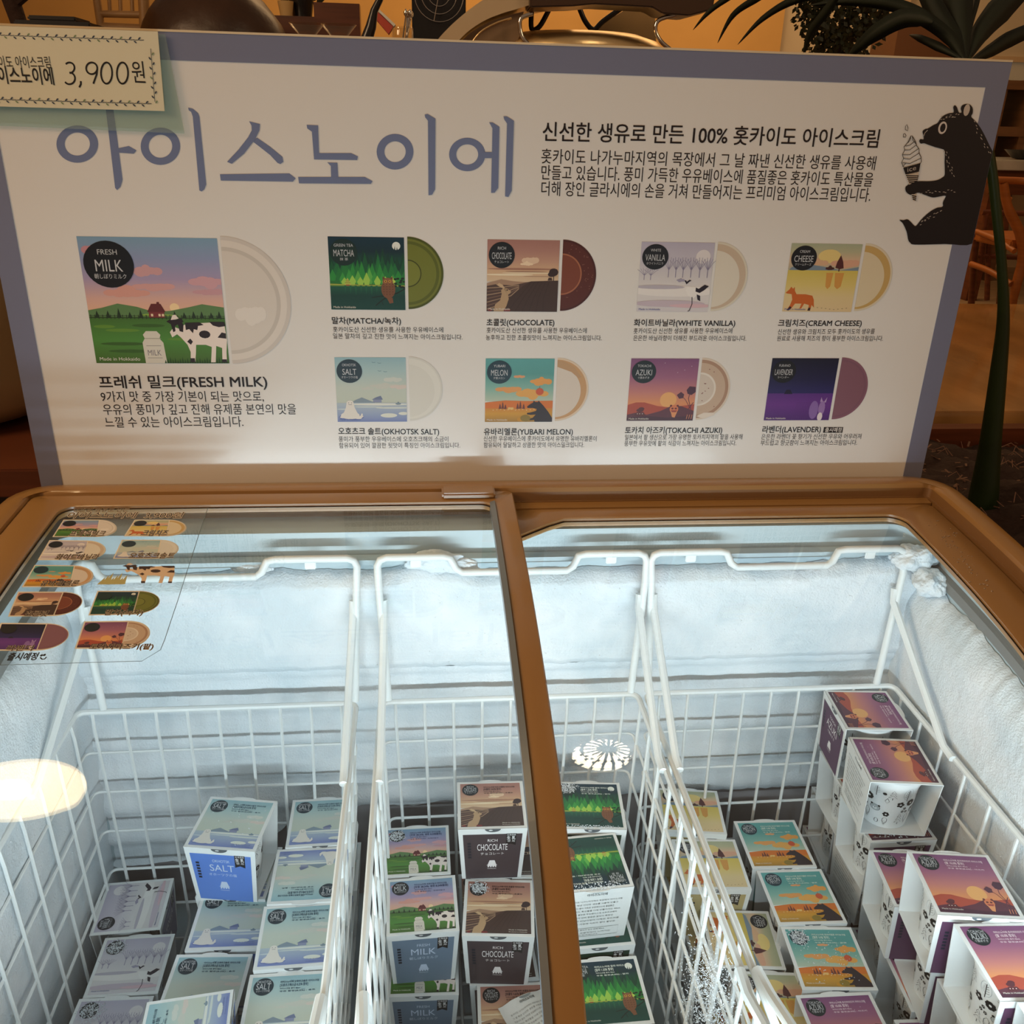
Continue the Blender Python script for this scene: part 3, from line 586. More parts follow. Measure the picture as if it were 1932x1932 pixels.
    NM = dict(milk='dairy cow in a green field', matcha='owl in a dark green forest', choc='hare by a brown field', vanilla='crane in pale snow', cheese='orange fox on yellow ground', salt='white seal on pale blue ice', melon='bear in an orange field', azuki='panda under a purple dusk sky', lavender='squirrel on dark purple ground')
    for k, q in Q.items():
        g = [S(*p) for p in q]; x0 = (g[0][0]+g[3][0])/2; x1 = (g[1][0]+g[2][0])/2; z1 = (g[0][1]+g[1][1])/2; z0 = (g[2][1]+g[3][1])/2
        fm = lambda u, v, h, x0=x0, x1=x1, z0=z0, z1=z1: (x0+(x1-x0)*u, -h-.0003, z0+(z1-z0)*v)
        tag(pt(picture(k).build('picture', fm)), 'printed picture: '+NM[k])
        d = (z1-z0)*(1.0 if k != 'milk' else 1.02); gx = x1+.0035; zc = (z0+z1)/2+.001
        fs = lambda u, v, h, gx=gx, d=d, zc=zc: (gx+u*d, -h-.0003, zc+(v-.5)*d)
        pt(scoop(k).build('scoop_photo', fs))
    # --- the black bear with a soft-serve cone
    W = lambda x, y: S(1660+.37268*x, 180+.37268*y); A = Art(box=None); K = '#120c12'
    A.poly([(min(W(p[0], p[1])[0], .6168), W(p[0], p[1])[1]) for p in smooth2([(215,182),(228,170),(242,167),(270,150),(290,140),(305,118),(325,100),(350,90),(372,86),(370,60),(378,50),(388,60),(398,86),(412,86),(408,66),(416,50),(436,43),(456,48),(468,66),(468,90),(461,108),(482,130),(505,160),(528,200),(552,250),(573,292),(573,318),(556,400),(530,500),(500,640),(466,750),(330,752),(178,755),(152,745),(142,730),(134,690),(116,650),(98,630),(118,631),(138,627),(155,640),(170,656),(182,660),(205,632),(232,605),(262,582),(290,568),(316,563),(318,540),(332,508),(300,512),(265,516),(225,503),(192,492),(165,503),(145,500),(130,485),(128,465),(142,452),(168,440),(200,434),(250,434),(290,428),(315,415),(327,400),(326,340),(326,282),(310,270),(280,262),(245,250),(222,242),(206,244),(198,232),(204,221),(220,222),(218,200)])], K)
    A.ell(*W(316,164), .0048, .0062, '#d8cfc8', 20); A.ell(*W(317,164), .0030, .0043, K, 16); A.ell(*W(438,74), .0034, .0058, '#c9bdb0', 14)
    A.line([W(221,205), W(226,190), W(240,176)], .0006, '#c9bdb0')
    rb = random.Random(12)
    for x0, y0, x1, y1, n in ((300,120,400,95,12),(468,130,560,300,12),(330,280,365,400,14),(200,490,375,480,12),(190,650,310,590,14)):
        for i in range(n):
            t = (i+.5)/n; x = x0+(x1-x0)*t+rb.uniform(-8, 8); y = y0+(y1-y0)*t+rb.uniform(-10, 10); ang = math.atan2(y1-y0, x1-x0)+rb.uniform(-.3, .3)
            A.line([W(x, y), W(x+9*cos(ang), y+9*sin(ang))], .0006, '#b9ada2')
    A.poly([W(*p) for p in ((116,366),(204,342),(196,385),(128,400))], K); A.text('ice', W(138,388), 1, .0052, '#b9ada2', 1, p1=W(182,376))
    A.poly([W(*p) for p in ((130,402),(196,388),(184,432),(146,452))], '#c9b8a4'); A.poly([W(*p) for p in ((158,500),(184,500),(178,535),(168,533))], '#c9b8a4')
    for i in range(5): A.line([W(130+4*i, 405+9*i), W(194-2*i, 400+9*i+8)], .0011, K)
    for i in range(3): A.line([W(160+2*i, 506+9*i), W(183-i, 512+9*i)], .0011, K)
    swirl = [(116,362),(108,340),(118,320),(112,300),(124,278),(120,262),(140,238),(156,204),(162,206),(178,235),(184,255),(196,272),(196,292),(206,312),(208,336),(202,346)]
    A.line([W(*p) for p in swirl], .0007, K)
    for a in (((112,340),(150,345),(206,318)),((116,318),(150,322),(200,290)),((114,300),(150,300),(194,270)),((122,276),(150,276),(184,250)),((128,256),(150,252),(176,232)),((156,204),(150,228),(140,240)),((162,206),(164,225),(182,248)),((118,362),(120,352),(130,345))): A.line([W(*p) for p in a], .0006, K)
    for cx, cy, r_ in ((134,165,.0), (124,203,.0)): A.line([W(cx-8, cy+8), W(cx-7, cy-8), W(cx, cy-18 if cy < 180 else cy-10), W(cx+6, cy), W(cx+5, cy+14 if cy < 180 else cy+8), W(cx-8, cy+8)], .0006, K)
    tag(pt(A.build('bear_print', lambda u, v, h: (min(u, .6168), -h-.0007, v))), 'black printed bear holding a soft-serve cone')
    return root
build_sign()

# --- price card tucked into a clear sleeve, taped over the top left corner of the sign
def build_card():
    root = tag(empty('price_card', (-0.33, -0.006, 1.20)), 'cream price card with leafy border fixed over the top left corner of the board', 'card')
    par = Matrix.Translation(root.location).inverted()
    def pt(o): o.parent = root; o.matrix_parent_inverse = par; return o
    S = lambda px, py: ((lambda p: (p.x, p.z))(onY(px, py, -0.006)))
    TR, BR = S(297.6, 59.5), S(310.6, 209.6); BL = S(0, 208); X0 = -.475
    card = mat('cream_card', '#ded6b8', 0.6)
    zt = TR[1]; zb = BR[1]
    q = MB(); q.slab([(X0, -.0065, zb), (BR[0], -.0065, zb), (TR[0], -.0065, zt), (X0, -.0065, zt)], (0, 1, 0), .0012); pt(q.build('card', card))
    q = MB(); q.slab([(X0-.004, -.0035, zb-.016), (BR[0]+.016, -.0035, zb-.020), (TR[0]+.006, -.0035, zt-.002), (X0-.004, -.0035, zt+.002)], (0, 1, 0), .0006)
    tag(pt(q.build('clear_sleeve', glass_material('pale_sleeve', (0.80, 0.88, 0.84), 0.15, 1.4, 0.12))), 'pale clear plastic sleeve')
    f = lambda u, v, h: (u, -.0066-h, v)
    A = Art(box=None); K = '#1c1b1a'
    def num(x0, x1, kind):   # thin drawn numerals, y from top 118 to base 158
        m_ = (x0+x1)/2; h = (x1-x0)/2; C_ = lambda cx, cy, rx, ry, a0, a1, n=18: [S(cx+rx*cos(a0+(a1-a0)*i/n), cy-ry*sin(a0+(a1-a0)*i/n)) for i in range(n+1)]
        if kind == '0': A.line(C_(m_, 138, h, 20, 0, 2*pi, 32), .0016, K)
        if kind == '9': A.line(C_(m_, 129, h, 11, 0, 2*pi, 26), .0016, K); A.line([S(x1, 129), S(x1-1, 140), S(m_+3, 158)], .0016, K)
        if kind == '3': A.line(C_(m_-2, 128, h, 10, 2.4, -pi/2), .0016, K); A.line(C_(m_-2, 148, h+1, 11, pi/2, -2.5), .0016, K)
        if kind == ',': A.line([S(x0+2, 153), S(x0+2, 159), S(x0-1, 165)], .0017, K)
    num(124, 143, '3'); num(151, 156, ','); num(163, 184, '9'); num(191, 212, '0'); num(221, 242, '0')
    A.text('원', S(251, 153), 1, .016, K, 2, p1=S(275, 154))
    A.text('이도 아이스크림', S(0, 126), 1, .0085, K, 2, p1=S(97, 127)); A.text('이스노이에', S(0, 155), 1, .0125, K, 2, .012, p1=S(103, 157.5))
    x = S(0, 126)[0]; A.text('홋카', (x-.026, S(0, 126)[1]), .024, .0085, K, 2); A.text('아', (x-.018, S(0, 155)[1]), .014, .0125, K, 2, .012)
    pt(A.build('price_lettering', f))
    A = Art(box=None); v = '#3f4a56'
    def vine(p, q):
        L = sqrt((q[0]-p[0])**2+(q[1]-p[1])**2); ux, uy = (q[0]-p[0])/L, (q[1]-p[1])/L; n = int(L/.0042)
        for i in range(n):
            t = i*.0042; s = .0012 if i % 2 else -.0012; a = math.atan2(uy, ux)+(.7 if i % 2 else -.7)
            A.line([(p[0]+ux*t, p[1]+uy*t), (p[0]+ux*(t+.004), p[1]+uy*(t+.004)+.0004)], .0005, v)
            A.ell(p[0]+ux*t-uy*s*1.3, p[1]+uy*t+ux*s*1.3, .0016, .0007, v if i % 5 else '#7d8f6a', 8, rot=a)
    vine((X0+.004, zt-.008), (TR[0]-.010, zt-.008)); vine((X0+.004, zb+.006), (BR[0]-.008, zb+.006)); vine((BR[0]-.008, zb+.008), (TR[0]-.008, zt-.012))
    pt(A.build('leaf_border', f))
build_card()
# ------------------------------------------------------------------ chest freezer with two curved sliding glass lids
PR = [(0.0,.8615),(.04,.8600),(.10,.8560),(.15,.8520),(.20,.8470),(.25,.8408),(.31,.8305),(.37,.8170),(.42,.8035),(.47,.7875),(.50,.7755),(.54,.7560),(.60,.7180),(.66,.6700),(.74,.6000)]
def prof(y):
    u = max(0.0, min(.7399, -y))
    for (a, za), (b, zb) in zip(PR, PR[1:]):
        if a <= u <= b:
            i = PR.index((a, za)); m = lambda j: 0 if j <= 0 or j >= len(PR)-1 else (PR[j+1][1]-PR[j-1][1])/(PR[j+1][0]-PR[j-1][0])
            h = b-a; t = (u-a)/h; m0, m1 = m(i), m(i+1)
            return (2*t**3-3*t*t+1)*za+(t**3-2*t*t+t)*h*m0+(-2*t**3+3*t*t)*zb+(t**3-t*t)*h*m1
    return PR[-1][1]
def slope(y): return (prof(y+.002)-prof(y-.002))/.004
def on_lid(px, py, off=0.0):
    """where a camera ray meets the curved lid"""
    d = ray(px, py); lo, hi = 0.3, 3.0
    for _ in range(50):
        t = (lo+hi)/2; p = CAM+d*t
        if p.z > prof(p.y)+off: lo = t
        else: hi = t
    return CAM+d*lo
def rrect(x0, y0, x1, y1, r, nc=6, ns=22):
    """rounded rectangle loop, fixed point count, so two loops can be bridged"""
    P = []
    C = [(x1-r, y1-r, 0), (x0+r, y1-r, pi/2), (x0+r, y0+r, pi), (x1-r, y0+r, 3*pi/2)]
    for i, (cx, cy, a) in enumerate(C):
        P += arc(cx, cy, r, a, a+pi/2, nc)
        nx, ny, na = C[(i+1) % 4]; e = (nx+r*cos(na), ny+r*sin(na)); s = P[-1]
        P += [(s[0]+(e[0]-s[0])*k/ns, s[1]+(e[1]-s[1])*k/ns) for k in range(1, ns)]
    return P
def bridge(mb, loops):
    """loops: lists of 3-D points of equal length, joined one to the next"""
    n = len(loops[0]); v = [p for L in loops for p in L]
    f = [(i*n+k, i*n+(k+1) % n, (i+1)*n+(k+1) % n, (i+1)*n+k) for i in range(len(loops)-1) for k in range(n)]
    mb.add(v, f)
def Lp(P, off): return [(x, y, prof(y)+off) for x, y in P]

def build_freezer():
    root = tag(empty('chest_freezer', (0.09, -0.37, 0.0)), 'tan rimmed ice cream chest freezer with frosted white inside, standing in front of the board', 'freezer')
    par = Matrix.Translation(root.location).inverted()
    def pt(o): o.parent = root; o.matrix_parent_inverse = par; return o
    shell = mat('freezer_shell', (0.55, 0.50, 0.42), 0.4)
    OX0, OX1, OY0, OY1 = -.466, .643, -.735, -.004
    R = lambda d, r: rrect(OX0+d, OY0+d, OX1-d, OY1-d, max(r, .004))
    # outer shell (side walls and base)
    m = MB(); lo = R(.012, .04); bridge(m, [[(x, y, .07) for x, y in R(.10, .04)], [(x, y, .07) for x, y in lo], [(x, y, prof(y)-.05) for x, y in lo]])
    m.box((OX0+.1, OY0+.1, .06), (OX1-.1, OY1-.1, .075)); pt(m.build('shell', shell, smooth=True))
    # rounded rim
    m = MB()
    rim = [(.012,-.050,.04), (.0,-.044,.055), (-.001,-.020,.056), (.003,-.006,.052), (.012,.0015,.045), (.022,.0035,.037), (.030,.003,.030), (.0335,.0015,.012), (.0345,-.0035,.008)]
    bridge(m, [Lp(R(d, r), o) for d, o, r in rim]); pt(m.build('rim', TAN, smooth=True))
    # stepped slide tracks inside the rim
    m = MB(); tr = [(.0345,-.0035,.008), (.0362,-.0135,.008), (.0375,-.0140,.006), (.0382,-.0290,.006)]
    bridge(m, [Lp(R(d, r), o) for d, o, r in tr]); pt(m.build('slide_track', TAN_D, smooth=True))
    m = MB(); m.hexa([(.1005, -.0548, prof(-.0548)-.030), (.6040, -.0548, prof(-.0548)-.030), (.6040, -.0400, prof(-.04)-.030), (.1005, -.0400, prof(-.04)-.030), (.1005, -.0548, prof(-.0548)-.0158), (.6040, -.0548, prof(-.0548)-.0158), (.6040, -.0400, prof(-.04)-.0150), (.1005, -.0400, prof(-.04)-.0150)]); pt(m.build('back_tread', TAN))
    m = MB(); T0 = [(.0382,-.0291,.006)]; INT = rrect(-.397, -.664, .5605, -.0805, .02)
    IN = rrect(-.4035, -.668, .5935, -.0855, .02)
    n = [Lp(R(d, r), o) for d, o, r in T0]+[Lp(INT, -.0292), Lp(INT, -.0300), Lp(IN, -.062), Lp(IN, -.10), [(x, y, .30) for x, y in IN]]
    bridge(m, n); m.add([(x, y, .30) for x, y in IN], [tuple(range(len(IN)))]); pt(m.build('liner', LINER, smooth=True))
    # upper liner wall visible between lid and hangers, and the ledge the baskets hang on
    m = MB(); m.box((-.38, -.1005, .797), (.572, -.086, .803)); pt(m.build('ledge', LINER))
    # ridged evaporator back wall below the frost slab, lightly frosted
    NX, NZ = 120, 60; v = []; f = []
    for j in range(NZ+1):
        for i in range(NX+1):
            x = -.400+.990*i/NX; zb_ = .452-.075/(1+math.exp((x+.20)/.03))+.008*noise.noise(Vector((x*20, 0, 0)))+.004*noise.noise(Vector((x*90, 0, 4))); z = zb_+(.66-zb_)*j/NZ; s = (z-.31)/.048; rdg = max(0.0, sin(2*pi*s))**.6*.006
            d = .0035+rdg+.0016*noise.noise(Vector((x*30, z*30, 3)))+.0010*noise.noise(Vector((x*110, z*110, 5)))
            v.append((x, -.086-d, z))
    for j in range(NZ):
        for i in range(NX): a = j*(NX+1)+i; f.append((a, a+1, a+NX+2, a+NX+1))
    rd = pt(mesh('frosted_back_ridges', v, f, FROST, smooth=True)); tag(rd, 'ridged frosted back wall')
    m = MB(); m.box((-.402, -.0866, .302), (.592, -.0858, .474)); tag(pt(m.build('bare_shaded_wall', mat('bare_shaded_metal', (.30, .29, .30), .5, var=.2, vscale=20))), 'unfrosted lower back wall, grey darkened with painted shade')  # bare metal, its grey darkened to paint in the shade low in the tub
    # dark seam bead around the upper liner
    for X, sx in ((.5935, -1), (-.4035, 1)):
        m = MB(); ys = [-.09-.56*j/30 for j in range(31)]
        m.add([p for y in ys for p in ((X, y, prof(y)-.066), (X+sx*.006, y, prof(y)-.069), (X+sx*.006, y, prof(y)-.080), (X, y, prof(y)-.083))], [q for j in range(30) for q in ((4*j, 4*j+4, 4*j+5, 4*j+1), (4*j+1, 4*j+5, 4*j+6, 4*j+2), (4*j+2, 4*j+6, 4*j+7, 4*j+3))]); pt(m.build('liner_seam', mat('grey_seam', (.20, .20, .19), .5)))
    # thick frost: back slab, right and left walls
    def slab_frost(name, fn, nu, nv):
        v = [fn(i/nu, j/nv) for j in range(nv+1) for i in range(nu+1)]
        f = [(j*(nu+1)+i, j*(nu+1)+i+1, (j+1)*(nu+1)+i+1, (j+1)*(nu+1)+i) for j in range(nv) for i in range(nu)]
        return pt(mesh(name, v, f, FROST, smooth=True))
    def fn_back(u, t):
        x = -.400+.985*u
        bump = .012*math.exp(-((x+.0)/.035)**2)+.008*math.exp(-((x-.55)/.06)**2)+.004*math.exp(-((x+.17)/.10)**2)
        top = .783+bump+.0030*noise.noise(Vector((x*40, 0, 9)))+.0015*noise.noise(Vector((x*160, 0, 2)))
        bot = .655+.0020*noise.noise(Vector((x*60, 4, 1)))
        z = bot+(top-bot)*t; e = min(1.0, min(t, 1-t)*9)**.5
        d = e*(.017+.0022*noise.noise(Vector((x*18, z*18, 1)))+.0010*noise.noise(Vector((x*90, z*90, 7)))+.0006*noise.noise(Vector((x*260, z*260, 4))))
        return (x, -.0865-d, z)
    slab_frost('frost_back', fn_back, 420, 70)
    def side(sx, X, thick, drop):
        def fn(u, t):
            y = -.088-.575*u; top = prof(y)-drop+.007*noise.noise(Vector((y*22, 3, sx*5)))+.004*noise.noise(Vector((y*90, 8, sx*3))); bot = .31
            z = bot+(top-bot)*t; e = min(1.0, (1-t)*14)**.5
            d = e*(thick+.006*noise.noise(Vector((y*9, z*9, sx*2)))+.0012*noise.noise(Vector((y*40, z*40, 6)))+.0007*noise.noise(Vector((y*150, z*150, 7))))
            d *= (.45+.55*min(1, max(0, (z-.45)/.22)))
            return (X-sx*d, y, z)
        return fn
    slab_frost('frost_right', side(1, .5925, .020, .088), 260, 130)
    slab_frost('frost_left', side(-1, -.4025, .012, .086), 240, 120)
    # lump of frost in the back right corner, and frost caught on the hanger
    def lump(name, c, r, s, seed, flat=(1, 1, 1)):
        bm = bmesh.new(); bmesh.ops.create_icosphere(bm, subdivisions=5, radius=1)
        for q in bm.verts:
            n_ = q.co.normalized(); k = 1+.30*noise.noise(n_*1.6+Vector((seed, 0, 0)))+.10*noise.noise(n_*5+Vector((0, seed, 0)))+.03*noise.noise(n_*20+Vector((0, 0, seed)))
            q.co = Vector((n_.x*r*flat[0]*k, n_.y*r*flat[1]*k, n_.z*r*flat[2]*k))+Vector(c)
        me = bpy.data.meshes.new(name); bm.to_mesh(me); bm.free(); me.materials.append(FROST); me.polygons.foreach_set('use_smooth', [True]*len(me.polygons)); return pt(link(name, me))
    lump('frost_lump', (.566, -.106, .796), .022, 1, 2.0, (1.1, .8, .75)); lump('frost_lump', (.576, -.128, .776), .019, 1, 5.0, (.9, 1.1, .8)); lump('frost_lump', (.552, -.103, .797), .012, 1, 8.0, (1.2, .7, .6))
    lump('frost_lump', (.008, -.100, .800), .016, 1, 4.0, (1.9, .5, .75)); lump('frost_lump', (.036, -.102, .795), .012, 1, 3.0, (1.8, .5, .7)); lump('frost_lump', (-.19, -.098, .795), .009, 1, 9.0, (2.4, .6, .7))
    # glittering ice crystals on the frost
    r = random.Random(11); m = MB()
    for k in range(420):
        w_ = r.random()
        if w_ < .6: p = Vector(fn_back(r.random(), .1+.85*r.random()))+Vector((0, -.0006, 0)); q = Vector((0, -1, 0))
        elif w_ < .85: p = Vector(side(1, .5925, .020, .088)(r.random(), .3+.7*r.random()))+Vector((-.0006, 0, 0)); q = Vector((-1, 0, 0))
        else: p = Vector(side(-1, -.4025, .012, .086)(r.random(), .3+.7*r.random()))+Vector((.0006, 0, 0)); q = Vector((1, 0, 0))
        s = r.uniform(.0004, .0011); a = Vector((r.uniform(-1, 1), r.uniform(-1, 1), r.uniform(-1, 1))).normalized(); b = q.cross(a).normalized(); a = b.cross(q)
        m.add([p+a*s, p+b*s, p-a*s, p-b*s, p+q*s], [(0, 1, 4), (1, 2, 4), (2, 3, 4), (3, 0, 4)])
    ice = mat('ice_crystal', (0.92, 0.97, 1.0), 0.08, spec=1.0); o = pt(m.build('ice_crystals', ice)); o['kind'] = 'stuff'
    # LED tube housing under the front rim
    m = MB(); m.box((-.395, -.662, .640), (.585, -.632, .670)); pt(m.build('light_housing', mat('white_enamel', (.8, .82, .82), .4)))
    return root
build_freezer()

def lid(name, label, x0, x1, ya, yb, off, gl, gr, gb, gf, rcorner, cut=None):
    """sliding lid: frame ring around a curved pane; glass opening gl..gr, gf..gb"""
    root = tag(empty(name, ((x0+x1)/2, (ya+yb)/2, .80)), label, 'freezer lid', None)
    par = Matrix.Translation(root.location).inverted()
    def pt(o): o.parent = root; o.matrix_parent_inverse = par; return o
    out = rrect(x0, ya, x1, yb, .006); inn = rrect(gl, gf, gr, gb, rcorner)
    if cut:  # slanted inner corner at the back left
        inn = [((x, y) if not (x < cut[0] and y > gb-(cut[0]-x)*cut[1]) else (x, gb-(cut[0]-x)*cut[1])) for x, y in inn]
    m = MB(); mid = [((a+c)/2, (b+d)/2) for (a, b), (c, d) in zip(out, inn)]
    def inset(A, B, t): return [(a+(c-a)*t, b+(d-b)*t) for (a, b), (c, d) in zip(A, B)]
    bridge(m, [Lp(out, off-.011), Lp(out, off-.0015), Lp(inset(out, inn, .06), off), Lp(inset(out, inn, .90), off), Lp(inn, off-.0015), Lp(inn, off-.0108), Lp(out, off-.011)])
    pt(m.build('frame', TAN, smooth=True))
    gi = inset(inn, [((gl+gr)/2, (gf+gb)/2)]*len(inn), .008)
    m = MB(); bridge(m, [Lp(inn, off-.0046), Lp(gi, off-.0046)]); pt(m.build('gasket', GASKET))
    N = 40; v = []; f = []; ny = 46; xs = (x0+.006, x1-.006); ys = [ya+.004+(yb-.004-ya-.004)*j/ny for j in range(ny+1)]
    for h in (-.0052, -.0092):
        for y in ys: v += [(xs[0], y, prof(y)+off+h), (xs[1], y, prof(y)+off+h)]
    n2 = 2*(ny+1)
    for j in range(ny): a = 2*j; f += [(a, a+1, a+3, a+2), (n2+a, n2+a+2, n2+a+3, n2+a+1)]
    g = len(v); v = v+v[:n2]+v[n2:]   # the narrow edge faces get vertices of their own so they do not bend the pane's shading
    for j in range(ny): a = 2*j; f += [(g+a, g+a+2, g+n2+a+2, g+n2+a), (g+a+1, g+n2+a+1, g+n2+a+3, g+a+3)]
    pt(mesh('glass_pane', v, f, GLASS, smooth=True))
    return root, pt
LA, ptA = lid('sliding_lid', 'left sliding glass lid carrying the menu sticker', -.4308, .0995, -.700, -.0400, -.0005, -.392, .0765, -.0645, -.655, .016)
m = MB(); m.box((.018, -.062, .8585), (.0785, -.0375, .8655)); ptA(m.build('handle_tab', TAN, bevel=.0022))
# grey rubber seal running down the inner side of the centre bar
m = MB(); Y = [-.068-.58*j/40 for j in range(41)]
m.add([p for y in Y for p in ((.0715, y, prof(y)-.001), (.0770, y, prof(y)+.0012), (.0770, y, prof(y)-.010), (.0715, y, prof(y)-.010))], [q for j in range(40) for q in ((4*j, 4*j+4, 4*j+5, 4*j+1), (4*j+1, 4*j+5, 4*j+6, 4*j+2), (4*j+3, 4*j+7, 4*j+4, 4*j))])
tag(ptA(m.build('rubber_seal', mat('grey_rubber', (.16, .19, .22), .3))), 'dark grey rubber seal')
LB, ptB = lid('sliding_lid', 'right sliding glass lid, lower track, clear glass above the purple cartons', .0745, .604, -.695, -.0560, -.0165, .0965, .5555, -.0780, -.640, .020, cut=(.150, .72))
LB.name = 'sliding_lid.001'
# raised pull grip on the front rail of the right lid
m = MB(); yy = (-.560, -.600); 
g = [(.445, 0), (.452, .010), (.470, .014), (.56, .014), (.575, .010), (.58, 0)]
for (xa, ha), (xb, hb) in zip(g, g[1:]):
    A_ = [(xa, yy[0], prof(yy[0])-.0165), (xb, yy[0], prof(yy[0])-.0165), (xb, yy[1], prof(yy[1])-.0165), (xa, yy[1], prof(yy[1])-.0165)]
    m.hexa([Vector(p)+Vector((0, 0, -.004)) for p in A_]+[Vector(A_[i])+Vector((0, 0, (ha, hb, hb, ha)[i])) for i in range(4)])
ptB(m.build('pull_grip', TAN))
# condensation droplets on the right hand frame rail
r = random.Random(17); m = MB()
for k in range(70):
    t = r.random(); px, py = 1765+95*t+r.gauss(0, 7), 985+120*t+r.gauss(0, 9); p = on_lid(px, py, -.0165); s_ = r.uniform(.0004, .0013)
    m.lathe([(s_, 0), (s_*.85, s_*.35), (s_*.5, s_*.6), (0, s_*.7)], 8, (p.x, p.y, p.z))
o = ptB(m.build('water_droplets', mat('water_drop', (.25, .16, .08), .03, spec=1.0, coat=1.0), smooth=True)); o['kind'] = 'stuff'

# ------------------------------------------------------------------ menu sticker on the left lid
def build_sticker():
    root = tag(empty('menu_sticker', (-.30, -.16, prof(-.16)+.0005)), 'clear printed flavour menu sticker on the back left of the left lid glass', 'sticker')
    par = Matrix.Translation(root.location).inverted()
    def pt(o): o.parent = root; o.matrix_parent_inverse = par; return o
    OFF = -.0050
    Zp = lambda x, y: (.3623*x, 880+.3623*y)
    def P(px, py): q = on_lid(px, py, OFF); return (q.x, q.y)
    put = lambda x, y, h: (x, y, prof(y)+OFF+.0004+h)
    # film outline
    o = [(1085,215),(1065,270),(1000,470),(930,690),(860,900),(835,960),(790,1000),(740,1015),(0,1037)]
    E = [P(*Zp(*q)) for q in o]; top = -.0665; x0 = -.391
    yl = E[-1][1]; m = MB(); ys = [top+(yl-top)*j/20 for j in range(21)]
    def xr(y):
        pts = E[:-1]
        for (xa, ya), (xb, yb) in zip(pts, pts[1:]):
            if yb <= y <= ya: return xa+(xb-xa)*(y-ya)/(yb-ya) if abs(yb-ya) > 1e-6 else xa
        return pts[0][0] if y > pts[0][1] else pts[-1][0]
    v = []; f = []
    for y in ys: v += [(x0, y, prof(y)+OFF+.0002), (xr(max(y, E[-2][1])), y, prof(y)+OFF+.0002)]
    f = [(2*j, 2*j+1, 2*j+3, 2*j+2) for j in range(20)]
    pt(mesh('clear_film', v, f, CLEAR))
    A = Art(box=None); A.line([(xr(max(y, E[-2][1])), y) for y in ys]+[(x0, yl)], .0006, '#5f7076'); pt(A.build('film_edge', put))
    IT = dict(milk=((335,283),(515,283),(500,365),(283,365),610), cheese=((705,283),(880,283),(862,362),(655,362),972), vanilla=((262,390),(455,392),(430,485),(207,485),550), salt=((640,388),(835,388),(815,478),(598,478),928),
              melon=((185,520),(385,522),(360,625),(125,625),487), choc=((100,660),(325,660),(278,775),(52,778),417), matcha=((513,655),(722,655),(690,768),(470,772),825), lavender=((10,823),(240,825),(190,955),(-35,955),345), azuki=((445,815),(665,812),(630,945),(400,945),775))
    LB_ = dict(milk=('프레쉬밀크',355,540,366), cheese=('크림치즈',735,868,363), vanilla=('화이트바닐라',283,507,488), salt=('오호츠크솔트',668,903,481), melon=('유바리멜론',205,403,625), choc=('초콜릿',125,243,783), matcha=('말차(녹차)',543,740,777), lavender=('라벤더',30,165,963), azuki=('토카치아즈키(팥)',463,795,955))
    for k, (tl, tr, br, bl, xe) in IT.items():
        q = [P(*Zp(*c)) for c in (bl, br, tr, tl)]
        def fm(u, v, q=q): return tuple((1-u)*(1-v)*q[0][i]+u*(1-v)*q[1][i]+u*v*q[2][i]+(1-u)*v*q[3][i] for i in (0, 1))
        e = P(*Zp(xe, (tr[1]+br[1])/2)); hw = e[0]-(q[1][0]+q[2][0])/2
        A = Art(box=None); W = q[1][0]-q[0][0]; rr = hw/W
        A.poly([fm(-.035, -.05), fm(1.02, -.05)]+[fm(1.0+(rr+.03)*cos(a), .5+.55*sin(a)) for a in [(-pi/2)+pi*i/20 for i in range(21)]]+[fm(1.02, 1.05), fm(-.035, 1.05)], '#e6dcc8')
        B = picture(k, True, False); base = A.n
        for a_ in range(len(B.v)): pass
        ob = len(A.v); A.v += [fm(*p) for p in B.v]; A.c += B.c; A.l += [l+A.n for l in B.l]; A.f += [tuple(i+ob for i in g) for g in B.f]; A.n += B.n
        B = scoop(k); ob = len(A.v); A.v += [fm(1.03+p[0]*2*(rr-.02), p[1]) for p in B.v]; A.c += B.c; A.l += [l+A.n for l in B.l]; A.f += [tuple(i+ob for i in g) for g in B.f]; A.n += B.n
        tag(pt(A.build('picture', put, eps=1.2e-5)), None)
        s, xa, xb, yb = LB_[k]; T = Art(box=None); a_, b_ = P(*Zp(xa, yb)), P(*Zp(xb, yb)); hh = (P(*Zp(xa, yb-25))[1]-a_[1])
        T.text(s, a_, 1, hh, '#ecd9bc', 1, .045, p1=b_); T.text(s, a_, 1, hh, '#2a1c1c', 1, .006, p1=b_); pt(T.build('caption', lambda x, y, h: put(x, y, h+.0003)))
    for s, xa, xb, yb, hh_, bold in (('신선한 생유로 만든', 378, 668, 237, 20, .03), ('아이스노이에  3,900원', 345, 945, 270, 26, .05)):
        T = Art(box=None); a_, b_ = P(*Zp(xa, yb)), P(*Zp(xb, yb)); hh = (P(*Zp(xa, yb-hh_))[1]-a_[1])
        T.text(s, a_, 1, hh, '#e2cfb2', 1, bold, p1=b_); T.text(s, a_, 1, hh, '#2a1c1c', 1, .0, p1=b_); pt(T.build('caption', put))
    T = Art(box=None); a_, b_ = P(*Zp(35, 1010)), P(*Zp(188, 1008)); T.text('출시예정', a_, 1, P(*Zp(35, 978))[1]-a_[1], '#15181c', 1, .03, p1=b_)
    T.line([P(*Zp(210, 998)), P(*Zp(220, 1008)), P(*Zp(234, 1006)), P(*Zp(243, 996))], .0012, '#15181c')
    for q in ((217, 988), (232, 986)): T.ell(*P(*Zp(*q)), .0012, .0014, '#15181c', 8)
    tag(pt(T.build('handwriting', put)), 'handwritten black marker note with a smile')
